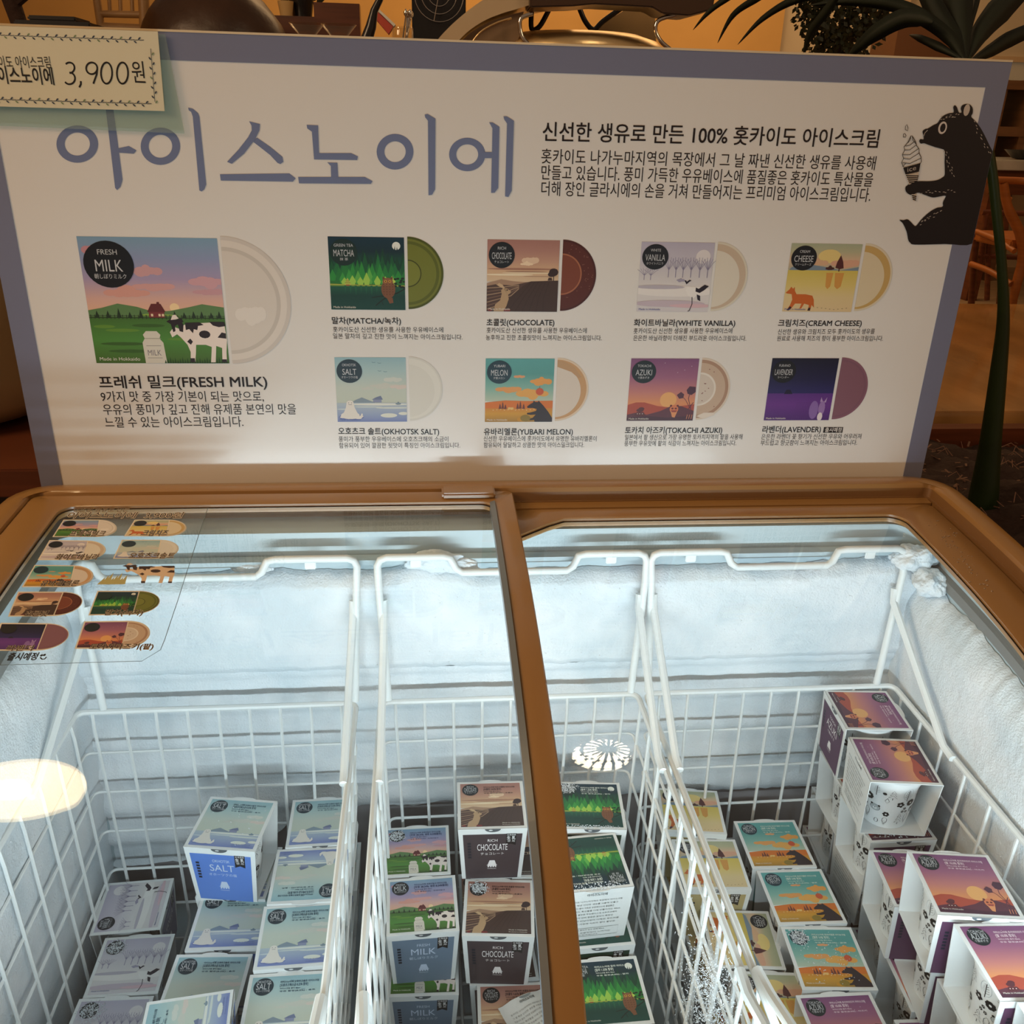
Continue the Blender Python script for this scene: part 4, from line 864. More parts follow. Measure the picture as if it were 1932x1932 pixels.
    # the cow
    q = [P(*Zp(*c)) for c in ((655,612),(905,612),(915,507),(640,507))]; C = Art(box=None); cow(C, 0, 0, 1, '#3c2416', '#e3c8a8')
    def fm(u, v): v = (v-.0)/.92; return tuple((1-u)*(1-v)*q[0][i]+u*(1-v)*q[1][i]+u*v*q[2][i]+(1-u)*v*q[3][i] for i in (0, 1))
    C.v = [fm(*p) for p in C.v]
    for x in range(8): 
        a_ = P(*Zp(505+x*16, 618)); C.poly([a_, (a_[0]+.006, a_[1]), (a_[0]+.004, a_[1]+.012+.004*(x % 3))], '#b9b070')
    tag(pt(C.build('cow_print', put)), 'printed black and white cow')
build_sticker()

# ------------------------------------------------------------------ three hanging wire baskets
ZR, ZB_ = .630, .316
def basket(label, x0, x1, hooks, notch):
    root = tag(empty('wire_basket', ((x0+x1)/2, -.37, ZB_)), label, 'basket', 'white wire baskets in the freezer')
    par = Matrix.Translation(root.location).inverted()
    def pt(o): o.parent = root; o.matrix_parent_inverse = par; return o
    YB, YF, ti = -.122, -.630, .010
    rt = .0026
    m = MB(); loop = rrect(x0, YF, x1, YB, .010, 4, 2); L = [(x, y, ZR) for x, y in loop]; m.tube(L+[L[0]], .0034, 8, cap=False); pt(m.build('top_rim', WIRE, smooth=True))
    bx0, bx1, by0, by1 = x0+ti, x1-ti, YF+ti, YB-ti
    levels = [.575, .520, .463, .405, .348]
    for z in levels:
        t = (ZR-z)/(ZR-ZB_); d = ti*t; lp = rrect(x0+d, YF+d, x1-d, YB-d, .008, 3, 2); l3 = [(x, y, z) for x, y in lp]
        m = MB(); m.tube(l3+[l3[0]], .0017, 6, cap=False); pt(m.build('wire', WIRE, smooth=True))
    nx = round((x1-x0)/.0355); xs = [x0+(x1-x0)*(i+.5)/nx for i in range(nx)]; k = (bx1-bx0)/(x1-x0)
    for x in xs:
        xb = bx0+(x-x0)*k; m = MB(); m.tube([(x, YB-.002, ZR-.001), (x, YB-.0035, ZR-.02), (xb, by1, ZB_+.010), (xb, by1-.008, ZB_), (xb, by0+.008, ZB_), (xb, by0, ZB_+.01), (x, YF+.002, ZR-.001)], .0019, 6); pt(m.build('wire', WIRE, smooth=True))
    ny = 11
    for i in range(ny):
        y = YB-(YB-YF)*(i+.5)/ny; yb = by1+(y-YB)*(by1-by0)/(YB-YF)
        m = MB(); m.tube([(x0+.001, y, ZR-.001), (x0+.0025, y, ZR-.02), (bx0, yb, ZB_+.010), (bx0+.008, yb, ZB_-.003), (bx1-.008, yb, ZB_-.003), (bx1, yb, ZB_+.01), (x1-.001, y, ZR-.001)], .0019, 6); pt(m.build('wire', WIRE, smooth=True))
    # hanger: heavy wire across the ledge with a dropped middle, legs down to the rim
    zt = .8095; yl = -.108; r = .0042
    xa, xb = hooks; n0, n1 = notch
    path = [(xa+.008, YB+.001, ZR+.003), (xa+.001, yl-.006, zt-.03), (xa, yl, zt-.010), (xa+.003, yl, zt-.003), (xa+.010, yl, zt), (n0-.012, yl, zt), (n0-.004, yl, zt-.002), (n0+.002, yl-.002, zt-.014), (n0+.009, yl-.003, zt-.0185), (n1-.009, yl-.003, zt-.0185), (n1-.002, yl-.002, zt-.014), (n1+.004, yl, zt-.002), (n1+.012, yl, zt), (xb-.010, yl, zt), (xb-.003, yl, zt-.003), (xb, yl, zt-.010), (xb-.001, yl-.006, zt-.03), (xb-.008, YB+.001, ZR+.003)]
    m = MB(); m.tube(path, r, 10); pt(m.build('back_hanger', WIRE, smooth=True))
    for hx in ((xa+n0)/2, (xb+n1)/2): m = MB(); m.box((hx-.006, yl-.002, zt-.012), (hx+.006, yl+.001, zt-.002)); pt(m.build('hook_clip', WIRE, bevel=.001))
    # slanting braces from the hanger forward to the side rims
    for s, xx in ((1, xa), (-1, xb)):
        xr_ = x0 if s > 0 else x1
        m = MB(); m.tube([(xx+s*.005, yl-.004, zt-.050), (xx+s*.006, yl-.008, zt-.066), (xr_+s*.0045, -.243, ZR+.004), (xr_+s*.004, -.262, ZR+.0015)], [.0052, .0045, .0042, .0042], 8); pt(m.build('side_brace', WIRE, smooth=True))
        m = MB(); m.tube([(xr_+s*.002, -.505, ZR+.002), (xr_+s*.004, -.530, ZR+.004), (xr_+s*.006, -.640, .672), (xr_+s*.006, -.646, .680)], .0046, 8); pt(m.build('side_brace', WIRE, smooth=True))
    m = MB(); m.tube([(x0+.006, -.644, .680), (x0+.012, -.648, .684), (x1-.012, -.648, .684), (x1-.006, -.644, .680)], .0042, 8); pt(m.build('front_hanger', WIRE, smooth=True))
    return root
basket('wire basket on the left with blue seal cartons and snowy cartons', -.393, -.083, (-.372, -.076), (-.350, -.176))
basket('wire basket in the middle with milk, chocolate and matcha cartons', -.055, .247, (-.054, .247), (.030, .165))
basket('wire basket on the right with yellow, orange and purple cartons', .257, .566, (.252, .552), (.343, .467))
# loose frost grown on the wires between middle and right basket
m = MB(); r = random.Random(21)
for k in range(2200):
    x = .238+r.gauss(0, .009); y = -.475+r.gauss(0, .022); z = .560+r.gauss(0, .024)
    a = Vector((r.uniform(-1, 1), r.uniform(-1, 1), r.uniform(-1, 1))).normalized()*r.uniform(.0006, .0024)
    m.tube([(x, y, z), Vector((x, y, z))+a], [.0004, .0001], 3)
o = tag(m.build('frost_tuft', FROST), 'tuft of white frost needles on the wires between middle and right basket', 'frost', kind='stuff')
# ------------------------------------------------------------------ ice cream cartons: open-sided sleeves around a printed paper cup
CW, CDp, CH, BW, BD = .0765, .0770, .0742, .0665, .0705
def doodles():
    """black line drawings, u = angle 0..1, v = height 0..1"""
    A = Art(box=None); K = '#15181b'; r = random.Random(9); q5 = .6
    def flower(x, y, s, n=5, solid=True):
        for i in range(n): a = 2*pi*i/n; A.ell(x+s*.6*cos(a)*.35, y+s*.6*sin(a), s*.14, s*.36, K, 8)
        A.ell(x, y, s*.09, s*.25, '#e8ecec', 8)
    def tree(x, y, s):
        A.line([(x, y), (x, y+s)], .0036, K)
        for k in range(4): A.line([(x-.020+.003*k, y+s*(.45+.15*k)), (x, y+s*(.30+.15*k)), (x+.020-.003*k, y+s*(.45+.15*k))], .0030, K)
    def pine(x, y, s):
        for k in range(3): A.line([(x-.024+.006*k, y+s*(.2+.25*k)), (x, y+s*(.5+.25*k)), (x+.024-.006*k, y+s*(.2+.25*k)), (x-.024+.006*k, y+s*(.2+.25*k))], .0028, K)
        A.line([(x, y), (x, y+s*.2)], .0036, K)
    def cone(x, y, s):
        A.line([(x-.014, y+s*.5), (x, y), (x+.014, y+s*.5), (x-.014, y+s*.5)], .0026, K); A.line([(x-.014, y+s*.5), (x-.014, y+s*.75), (x, y+s*.95), (x+.014, y+s*.75), (x+.014, y+s*.5)], .0026, K)
        A.line([(x-.008, y+s*.45), (x+.004, y+s*.15)], .002, K); A.line([(x+.008, y+s*.45), (x-.004, y+s*.15)], .002, K)
    def face(x, y, s):
        A.ell(x-s*.30, y+s*.75, s*.10, s*.26, K, 10); A.ell(x+s*.30, y+s*.75, s*.10, s*.26, K, 10); A.ell(x, y, s*.42, s*.95, '#b4bcbe', 20); A.ring(x, y, s*.42, s*.95, .0026, K, 20)
        A.ell(x, y-s*.2, s*.18, s*.36, '#e8ecec', 12); A.ell(x, y-s*.05, s*.06, s*.12, K, 8); A.ell(x-s*.18, y+s*.25, s*.03, s*.07, K, 6); A.ell(x+s*.18, y+s*.25, s*.03, s*.07, K, 6)
    def drop(x, y, s): A.line([(x, y+s), (x-.012, y+s*.4), (x, y), (x+.012, y+s*.4), (x, y+s)], .0026, K)
    for b in (0, .25, .5, .75):
        tree(b+.05, .68, .26); A.ring(b+.05, .84, .030, .13, .002, '#9aa4a6', 14); tree(b+.125, .70, .22); flower(b+.02, .60, .07); flower(b+.085, .62, .08, 8); face(b+.13, .42, .075)
        for q in ((.055,.50),(.07,.42),(.045,.43)): flower(b+q[0], q[1], .03)
        pine(b+.035, .12, .26); cone(b+.085, .10, .28); A.ring(b+.15, .14, .014, .05, .004, K, 12); drop(b+.19, .60, .12); flower(b+.20, .34, .06, 6); pine(b+.215, .70, .22); A.ell(b+.17, .80, .012, .03, K, 8); cone(b+.20, .06, .22)
    return A
def front_art(k):
    d = FL[k]; A = Art(box=(0, 0, 1, 1)); A.rect(.065, 0, .935, .895, d['panel'])
    A.poly([(.70,.90),(.70,.665),(.775,.70),(.85,.665),(.85,.90)], '#14171b'); A.text('北海道産', (.71,.86), .13, .028, '#e8e8e8', 1); A.text('生 乳', (.712,.785), .125, .055, '#e8e8e8', 1, .02); A.text('使 用', (.72,.735), .11, .03, '#e8e8e8', 1)
    c = '#f2eeee' if k not in ('milk', 'salt') else '#c6d4ea'; n = len(d['top']); A.text(d['top'], (.5-.018*n, .745), .036*n, .055, c, 1)
    w_ = min(.46, .09*len(d['big'])); A.text(d['big'], (.5-w_/2, .575), w_, .135, c, 1); w_ = min(.42, .06*len(d['jp'])); A.text(d['jp'], (.5-w_/2, .485), w_, .045, c, 1)
    A.poly([(.43,.28),(.46,.37),(.54,.37),(.57,.28),(.59,.27),(.41,.27)], c); A.rect(.43,.23,.57,.27,c)
    for x in (.45,.49,.53): A.poly([(x,.23),(x+.012,.262),(x+.024,.23)], d['panel'])
    A.text('Hokkaido', (.43,.195), .14, .022, c, 1)
    for i in range(6): A.rect(.125, .70-.055*i, .175, .735-.055*i, '#1c2534')
    # thumb notch at the fold with the cup showing inside
    A.ell(.5, 1.0, .135, .085, '#e6eaea', 20, pi, 2*pi); A.ell(.5, 1.0, .115, .062, '#596066', 20, pi, 2*pi); A.ell(.47, .975, .03, .012, '#dfe4e4', 8)
    return A
def back_art(k):
    A = Art(box=(0, 0, 1, 1)); K = '#4a5254'
    A.text('아이스노이에', (.36,.90), .28, .040, K, 1, .02)
    L = ['홋카이도 나가누마지역의 목장에서 아이스크림', '그 날 짜낸 신선한 생유를 사용해 만들고', '있습니다 풍미 가득한 우유베이스에 품질좋은', '홋카이도 특산물을 더해 만들어지는 90mL', '풍미가 풍부한 우유베이스에 오호츠크해의', '함유되어 있어 깔끔한 뒷맛이 특징인', '은은한 바닐라향이 더해진 부드러운', '원료로 사용해 치즈의 향이 풍부한']
    for i, s in enumerate(L): A.text(s, (.12, .79-.062*i), .74-.05*(i % 3), .026, K, 1)
    A.line([(.13,.28),(.87,.28),(.87,.12),(.13,.12)], .005, K, True); A.text('우유의 풍미가 깊고 진해 90mL', (.16,.235), .5, .024, K, 1); A.text('진한 초콜릿맛이 느껴지는', (.16,.18), .6, .022, K, 1); A.text('아이스밀크입니다', (.16,.14), .4, .020, K, 1)
    A.ell(.5, 1.0, .115, .055, '#9aa4a8', 20, pi, 2*pi)
    return A
def carton_proto(k):
    root = empty('ice_cream_carton', (0, 0, 0)); t = .0008
    def quad3(P, inward): return P
    m = MB(); x, y, X, Y, H = BW/2, BD/2, CW/2, CDp/2, CH
    tab = [(X, Y, H)]+[(.013*cos(a), Y+.0024*sin(a)+.0001, H) for a in [pi*i/8 for i in range(9)]]+[(-X, Y, H)]
    m.slab([(-X, -Y, H), (X, -Y, H)]+tab, (0, 0, -1), t)
    m.slab([(-x, -y, 0), (x, -y, 0), (X, -Y, H), (-X, -Y, H)], (0, 1, 0), t); m.slab([(-x, y, 0), (x, y, 0), (X, Y, H), (-X, Y, H)], (0, -1, 0), t); m.slab([(-x, -y, 0), (x, -y, 0), (x, y, 0), (-x, y, 0)], (0, 0, 1), t)
    m.build('sleeve', BOARD, root)
    i_ = .0036
    picture(k, False).build('lid_print', lambda u, v, h: (-X+i_+(CW-2*i_)*u, -Y+i_+(CDp-2*i_)*v, H+h+.0001), root, eps=2.5e-5)
    nf = Vector((0, -H, -(Y-y))).normalized()
    def fr(u, v, h): w_ = x+(X-x)*v; return Vector((-w_+2*w_*u, -(y+(Y-y)*v), H*v))+nf*(h+.0001)
    front_art(k).build('front_print', fr, root, eps=2.5e-5)
    nb = Vector((0, H, -(Y-y))).normalized()
    def bk(u, v, h): w_ = x+(X-x)*v; return Vector((w_-2*w_*u, (y+(Y-y)*v), H*v))+nb*(h+.0001)
    tag(BACK(k).build('back_print', bk, root, eps=2.5e-5))
    m = MB(); m.lathe([(.0235, t+.0002), (.0250, t+.0002), (.0315, .0620), (.0332, .0622), (.0332, .0675), (.0315, .0690), (.0, .0690)], 36); cup = m.build('cup', BOARD, root, smooth=True)
    def cp(u, v, h): a = 2*pi*u; rr = .0250+.0065*v+.0003+h; return (rr*cos(a), rr*sin(a), .001+.061*v)
    DOOD.build('cup_print', cp, cup, eps=3e-5)
    return root
_B = {}
def BACK(k):
    if 'b' not in _B: _B['b'] = back_art(k)
    return _B['b']
DOOD = doodles()
def copy_tree(o, parent=None):
    c = o.copy(); COL.objects.link(c)
    if parent is not None: c.parent = parent
    for ch in list(o.children): copy_tree(ch, c)
    return c
G = {'salt': 'blue seal cartons in the left basket', 'vanilla': 'snowy pale cartons in the left basket', 'milk': 'cow meadow cartons in the middle basket', 'choc': 'brown field cartons in the middle basket', 'matcha': 'green forest cartons in the middle basket', 'cheese': 'yellow field cartons in the right basket', 'melon': 'orange and teal bear cartons in the right basket', 'azuki': 'purple dusk cartons in the right basket'}
L1, L2, L3, L4 = .3915, .4665, .5415, .6165
# flavour, x, y, top height, yaw (deg, incl. quarter turns), label, pitch, roll
CARTONS = [
 ('salt', -.214, -.214, L3+.003, -9.3, 'tilted blue seal carton highest in the left basket, bright blue front facing out', 0, 0),
 ('salt', -.124, -.168, .500, 1, 'blue seal carton right at the back against the centre divider, rearmost blue one', 0, 0),
 ('salt', -.132, -.246, .498, 180, 'blue seal carton lying back to front with its badge at the near right', 0, 0),
 ('salt', -.134, -.323, .496, 1, 'blue seal carton by the divider just in front of the back-to-front one', 0, 0),
 ('salt', -.136, -.402, .492, 0, 'large near blue seal carton by the divider at the bottom edge', 0, 0),
 ('salt', -.213, -.268, L2-.004, -1.6, 'blue seal carton directly in front of and below the tilted bright blue one', 0, 0),
 ('salt', -.223, -.350, L2-.004, -3.5, 'blue seal carton in the second column, nearer, above the tipped carton', 0, 0),
 ('salt', -.215, -.443, .515, 96, 'tipped blue seal carton turned sideways at the bottom edge of the left basket', 0, 6),
 ('vanilla', -.348, -.178, L1+.004, 92.5, 'snowy crane carton turned sideways, rearmost of the pale ones, badge at near left', 0, 0),
 ('vanilla', -.329, -.257, L1, .5, 'snowy crane carton with frosted over badge, middle of the pale row', 0, 0),
 ('vanilla', -.332, -.337, L1+.002, -1.5, 'snowy crane carton at the bottom left edge with a large frosty badge', 0, 0),
 ('milk', -.016, -.186, L2, .4, 'cow meadow carton at the back of the middle basket', 0, 0),
 ('milk', -.010, -.266, L2, 1.6, 'cow meadow carton in front of the rear one, grey milk panel facing out', 0, 0),
 ('milk', -.009, -.280, L1, -1.8, 'lower cow meadow carton under the front one, mostly covered', 0, 0),
 ('choc', .069, -.199, L3, -1.5, 'highest chocolate hare carton at the back of the middle basket', 0, 0),
 ('choc', .084, -.196, L2, -2, 'chocolate carton beneath the highest one, only its rim and corner showing', 0, 0),
 ('choc', .073, -.275, L2, -5.4, 'chocolate hare carton in the middle with dark panel facing the customer', 0, 0),
 ('choc', .077, -.270, L1, 2, 'chocolate carton beneath the middle one, dark strip showing', 0, 0),
 ('choc', .085, -.348, L1, -1.8, 'chocolate carton at the bottom edge beside the centre bar with a loose leaflet on top', 0, 0),
 ('matcha', .180, -.207, L3, -5, 'green forest carton at the back beside the centre bar with frost on its corner', 0, 0),
 ('matcha', .166, -.288, L3-.004, 183.5, 'green forest carton turned around, white ingredient panel facing out', 0, 0),
 ('matcha', .172, -.296, L2, 2, 'green forest carton underneath the turned around one, thin green strip showing', 0, 0),
 ('matcha', .174, -.378, L2-.010, 1, 'bright green owl carton in the near half of the middle basket', 0, 0),
 ('matcha', .180, -.461, L2-.006, 4, 'green forest carton cut off at the bottom edge by the centre bar', 0, 0),
 ('cheese', .321, -.150, L2+.008, -8, 'yellow field carton furthest back behind the divider wires', 0, 0),
 ('cheese', .323, -.229, L2, -4, 'yellow field carton second from the back with its white front lip showing', 0, 0),
 ('cheese', .338, -.308, .436, -96, 'yellow field carton turned sideways with its badge at the far right', 0, 0),
 ('cheese', .346, -.388, .434, -6, 'yellow field carton at the bottom edge in front of the sideways one', 0, 0),
 ('melon', .409, -.203, L2, -2, 'orange and teal bear carton furthest back', 0, 0),
 ('melon', .411, -.281, L2-.002, -2, 'orange and teal bear carton second from the back', 0, 0),
 ('melon', .409, -.360, L2-.004, -4.6, 'orange and teal bear carton nearest, its badge covered in frost', 0, 0),
 ('azuki', .396, -.440, L2-.004, -1, 'purple dusk carton at the bottom edge in front of the teal ones', 0, 0),
 ('azuki', .512, -.166, L4+.012, -94.5, 'purple dusk carton highest at the back right corner, dark plum panel facing left', 0, 0),
 ('azuki', .507, -.246, L4+.003, 82.5, 'purple dusk carton turned sideways with its black and white doodled cup showing', 0, 0),
 ('azuki', .514, -.247, L3, 0, 'purple dusk carton under the one with the doodled cup, frosty lid strip showing', 0, 0),
 ('azuki', .522, -.168, L3, -1, 'purple dusk carton beneath the highest back corner one', 0, 0),
 ('azuki', .531, -.148, L2, -3, 'narrow purple carton edge two below the highest back corner one', 0, 0),
 ('azuki', .534, -.138, L1, -5, 'lowest purple carton of the back right stack, sliver beside the teal carton', 0, 0),
 ('azuki', .529, -.228, L2, 91, 'purple carton with frosted text side and blue tinted cup, below the doodled cup stack', 0, 0),
 ('azuki', .533, -.213, L1, -2, 'lowest purple carton sliver beside the second teal carton', 0, 0),
 ('azuki', .500, -.3415, L3+.004, -7, 'purple dusk carton partly hidden behind the large front one', 0, 0),
 ('azuki', .519, -.320, L2, -6, 'purple carton below the partly hidden one, frosted badge', 0, 0),
 ('azuki', .528, -.304, L1, -2, 'lowest purple carton strip beside the third teal carton', 0, 0),
 ('azuki', .489, -.4165, L4, -8, 'large purple dusk carton lying highest near the right front', 0, 0),
 ('azuki', .502, -.412, L3, -8, 'purple carton directly under the large front one', 0, 0),
 ('azuki', .504, -.394, L2, -4, 'purple carton third down in the front right stack, big dark badge', 0, 0),
 ('azuki', .512, -.383, L1, -3, 'lowest purple carton of the front right stack', 0, 0),
 ('azuki', .493, -.497, L4-.003, -3, 'purple dusk carton at the right edge with a doodled cup on its left side', 0, 0),
 ('azuki', .497, -.492, L3-.003, -4, 'purple carton beneath the right edge one', 0, 0),
 ('azuki', .480, -.474, L2-.004, -3, 'purple carton at the bottom edge with its dark front panel, below the right edge stack', 0, 0),
 ('azuki', .500, -.577, L4, -3, 'purple carton nearest the customer at the bottom right corner', 0, 0),
 ('azuki', .500, -.577, L3, -3, 'purple carton under the nearest bottom right one', 0, 0),
]
# cartons of the bottom layers, seen only as edges in the gaps between the others
LOW = [('salt', -0.214, -0.205, L2, -6, 'under the tilted one with the bright blue front'),
  ('salt', -0.214, -0.2, L1, -4, 'two below the tilted bright blue one, on the basket floor'),
  ('salt', -0.124, -0.162, .424, 0, 'under the rearmost blue one by the divider'),
  ('salt', -0.13, -0.24, .422, 0, 'under the back-to-front one'),
  ('salt', -0.132, -0.318, .420, 0, 'under the third one along the divider'),
  ('salt', -0.136, -0.4, .416, 0, 'under the large near one by the divider'),
  ('salt', -0.216, -0.284, L1, 0, 'under the rear one of the second column'),
  ('salt', -0.222, -0.362, L1, 0, 'under the nearer one of the second column'),
  ('salt', -0.215, -0.441, L1, 0, 'on the basket floor under the tipped one'),
  ('salt', -0.215, -0.441, L2-.026, 0, 'directly under the tipped sideways one'),
  ('milk', -0.016, -0.192, L1, 0, 'under the rear cow carton'),
  ('choc', 0.072, -0.19, L1, 0, 'on the floor of the rear chocolate stack'),
  ('matcha', 0.18, -0.207, L2, 0, 'in the middle of the rear green stack'),
  ('matcha', 0.18, -0.207, L1, 0, 'on the floor of the rear green stack'),
  ('matcha', 0.174, -0.29, L1, 0, 'on the floor of the turned around green stack'),
  ('matcha', 0.174, -0.372, L1-.001, 0, 'under the bright green owl carton'),
  ('matcha', 0.176, -0.455, L1, 0, 'under the green carton cut off by the bottom edge'),
  ('cheese', 0.327, -0.165, L1, 0, 'under the rearmost yellow one'),
  ('cheese', 0.33, -0.243, L1, 0, 'under the second yellow one'),
  ('cheese', 0.338, -0.322, .361, 0, 'under the sideways yellow one'),
  ('melon', 0.411, -0.205, L1, 0, 'under the rearmost teal one'),
  ('melon', 0.413, -0.284, L1, 0, 'under the second teal one'),
  ('melon', 0.413, -0.364, L1, 0, 'under the frosted teal one'),
  ('azuki', 0.405, -0.444, L1, 0, 'under the purple one in front of the teal ones'),
  ('azuki', 0.5, -0.48, L1, 0, 'on the floor of the right edge purple stack'),
  ('azuki', 0.5, -0.577, L2, 0, 'third down in the bottom right corner stack'),
  ('azuki', 0.5, -0.577, L1, 0, 'on the floor of the bottom right corner stack')]
PROTO = {}
def place(k, x, y, zt, yaw, label, pitch=0, roll=0):
    if k not in PROTO: PROTO[k] = o = carton_proto(k)
    else: o = copy_tree(PROTO[k])
    o.location = (x, y, zt-CH); o.rotation_euler = (radians(pitch), radians(roll), radians(yaw))
    return tag(o, label, 'carton', G[k])
MADE = [place(*c) for c in CARTONS]
# frost grown on some lids: a thin crust of tiny ice needles, part of the carton it grew on
def frost_patch(i, cx, cy, rx, ry, n, seed=1):
    r = random.Random(seed); m = MB()
    for k in range(int(n*.6)):
        a = r.uniform(0, 2*pi); q = sqrt(r.random())*r.uniform(.6, 1.1); x, y = cx+rx*q*cos(a), cy+ry*q*sin(a)
        if abs(x) > CW/2 or abs(y) > CDp/2: continue
        s_ = r.uniform(.0004, .0013); b_ = r.uniform(0, 6.28); h = r.uniform(.0003, .0013)
        p = [(x+s_*cos(b_+j*2.1)*r.uniform(.3, 1.2), y+s_*sin(b_+j*2.1)*r.uniform(.3, 1.2), CH+.0006) for j in range(3)]+[(x, y, CH+.0006+h)]
        m.add(p, [(0, 1, 3), (1, 2, 3), (2, 0, 3)])
    o = m.build('frost_patch', FROST, MADE[i]); o['kind'] = 'stuff'
for q in ((9, -.022, .024, .012, .012, 420, 1), (10, -.020, .022, .015, .014, 520, 2), (11, -.024, .024, .011, .010, 380, 3), (16, -.022, .026, .012, .010, 380, 4), (30, -.022, .025, .013, .012, 420, 5), (30, .0, .0, .034, .036, 160, 6), (19, -.026, .028, .016, .010, 520, 7), (19, .0, -.036, .036, .004, 300, 8), (34, .0, -.018, .036, .018, 700, 9), (20, .0, .034, .036, .006, 260, 10), (23, -.005, .034, .030, .006, 240, 11), (41, -.02, .022, .014, .012, 260, 12), (0, .0, .0, .036, .036, 40, 13)): frost_patch(*q)
NMS = dict(salt='blue seal', milk='cow meadow', choc='chocolate', matcha='green forest', cheese='yellow field', melon='teal bear', azuki='purple dusk')
for k, x, y, zt, yw, how in LOW: place(k, x, y, zt, yw, NMS[k]+' carton '+how)
# loose ingredient leaflet lying on the near chocolate carton
r0 = tag(empty('leaflet', (.110, -.362, L1+.002)), 'creased white leaflet with fine print lying on the near chocolate carton', 'leaflet')
q = MB(); v = []; N = 12
for j in range(N+1):
    for i in range(N+1): u, w_ = i/N-.5, j/N-.5; v.append((u*.062, w_*.070, .003+.0022*sin(u*7+w_*4)+.0015*noise.noise(Vector((u*6, w_*6, 0)))))
q.add(v, [(j*(N+1)+i, j*(N+1)+i+1, (j+1)*(N+1)+i+1, (j+1)*(N+1)+i) for j in range(N) for i in range(N)]); q.build('sheet', BOARD, r0, smooth=True)
back_art('choc').build('fine_print', lambda u, v, h: ((u-.5)*.060, (v-.5)*.068, .0036+h+.0022*sin((u-.5)*.97*7+(v-.5)*.97*4)+.0015*noise.noise(Vector(((u-.5)*5.8, (v-.5)*5.8, 0)))), r0, eps=2.5e-5)
r0.rotation_euler = (0, 0, radians(22))
# ------------------------------------------------------------------ the cafe behind: raised timber floor, wall, plants, furniture
def st(o): o['kind'] = 'structure'; return o
b = MB(); b.box((-3.2, -2.6, -.06), (5.2, 4.9, 0)); st(b.build('floor', mat('dark_floor', (.10, .055, .03), .35, var=.25, vscale=3)))
b = MB(); b.box((-3.2, 2.55, 0.0), (5.2, 4.9, .45)); st(b.build('floor_raised', mat('raised_floor_wood', (.32, .22, .13), .4, var=.2, vscale=2, stretch=(1, 12, 1))))
OCH = mat('ochre_plaster', (.62, .36, .11), .85, bump=.2, bscale=12, var=.12, vscale=1.2)
b = MB(); b.box((-3.2, 4.75, 0.45), (2.1, 4.9, 3.3)); st(b.build('wall_back', OCH))
b = MB(); b.box((2.1, 4.8, 0.45), (5.2, 4.9, 3.3)); st(b.build('wall_back_right', mat('pale_plaster', (.60, .50, .34), .85, var=.1, vscale=1.5)))
b = MB(); b.box((-3.3, -2.6, 0), (-3.2, 4.9, 3.3)); st(b.build('wall_left', OCH))
b = MB(); b.box((5.2, -2.6, 0), (5.3, 4.9, 3.3)); st(b.build('wall_right', OCH))
b = MB(); q0, q1 = onY(1693, 60, 4.7), onY(1702, 110, 4.7); b.box((q0.x, 4.70, .45), (q0.x+.05, 4.75, 2.6)); st(b.build('trim_1', mat('pale_wood_trim', (.62, .44, .25), .5)))
WIN = mat('daylit_pane', (.45, .36, .22), .3, emit=('#e8d8b0', 0.06))
for n_, (x0, x1, z0, z1) in enumerate(((3.44, 3.70, .98, 1.22), (3.46, 3.86, 1.36, 1.66))):
    wn = empty('window_%d' % (n_+1), ((x0+x1)/2, 4.79, z0)); st(wn); b = MB(); b.box((x0, 4.785, z0), (x1, 4.799, z1)); o = b.build('pane', WIN); o.parent = wn; o.matrix_parent_inverse = Matrix.Translation(wn.location).inverted()
    b = MB(); b.box((x0-.03, 4.77, z0-.03), (x0, 4.80, z1+.03)); b.box((x1, 4.77, z0-.03), (x1+.03, 4.80, z1+.03)); b.box((x0, 4.77, z1), (x1, 4.80, z1+.03)); b.box((x0, 4.77, z0-.03), (x1, 4.80, z0)); o = b.build('window_frame', mat('pale_wood_trim', (.62, .44, .25), .5)); o.parent = wn; o.matrix_parent_inverse = Matrix.Translation(wn.location).inverted()
WD = mat('dark_red_wood', (.11, .030, .012), .32, var=.3, vscale=4, stretch=(1, 1, 14)); WO = mat('orange_beech', (.34, .105, .02), .45, var=.15, vscale=6, stretch=(1, 1, 10)); WG = mat('grey_table_top', (.45, .43, .38), .22, var=.25, vscale=5, stretch=(1, 8, 1))
BK = mat('black_lacquer', (.012, .012, .014), .25); GR = mat('dark_leaf', (.006, .011, .003), .7, var=.3, vscale=12); STM = mat('green_stalk', (.014, .030, .008), .4, var=.3, vscale=9); SOIL = mat('dark_soil', (.030, .014, .010), .95, bump=.8, bscale=50)
def W(px, py, Y): return onY(px, py, Y)
def tubeobj(name, pts, r, m_, parent=None, n=10): q = MB(); q.tube(smoothpath(pts, 5), r if not isinstance(r, (list, tuple)) else [r[min(len(r)-1, int(i*len(r)/(len(pts)*5-4)))] for i in range(len(smoothpath(pts, 5)))], n); return q.build(name, m_, parent, smooth=True)

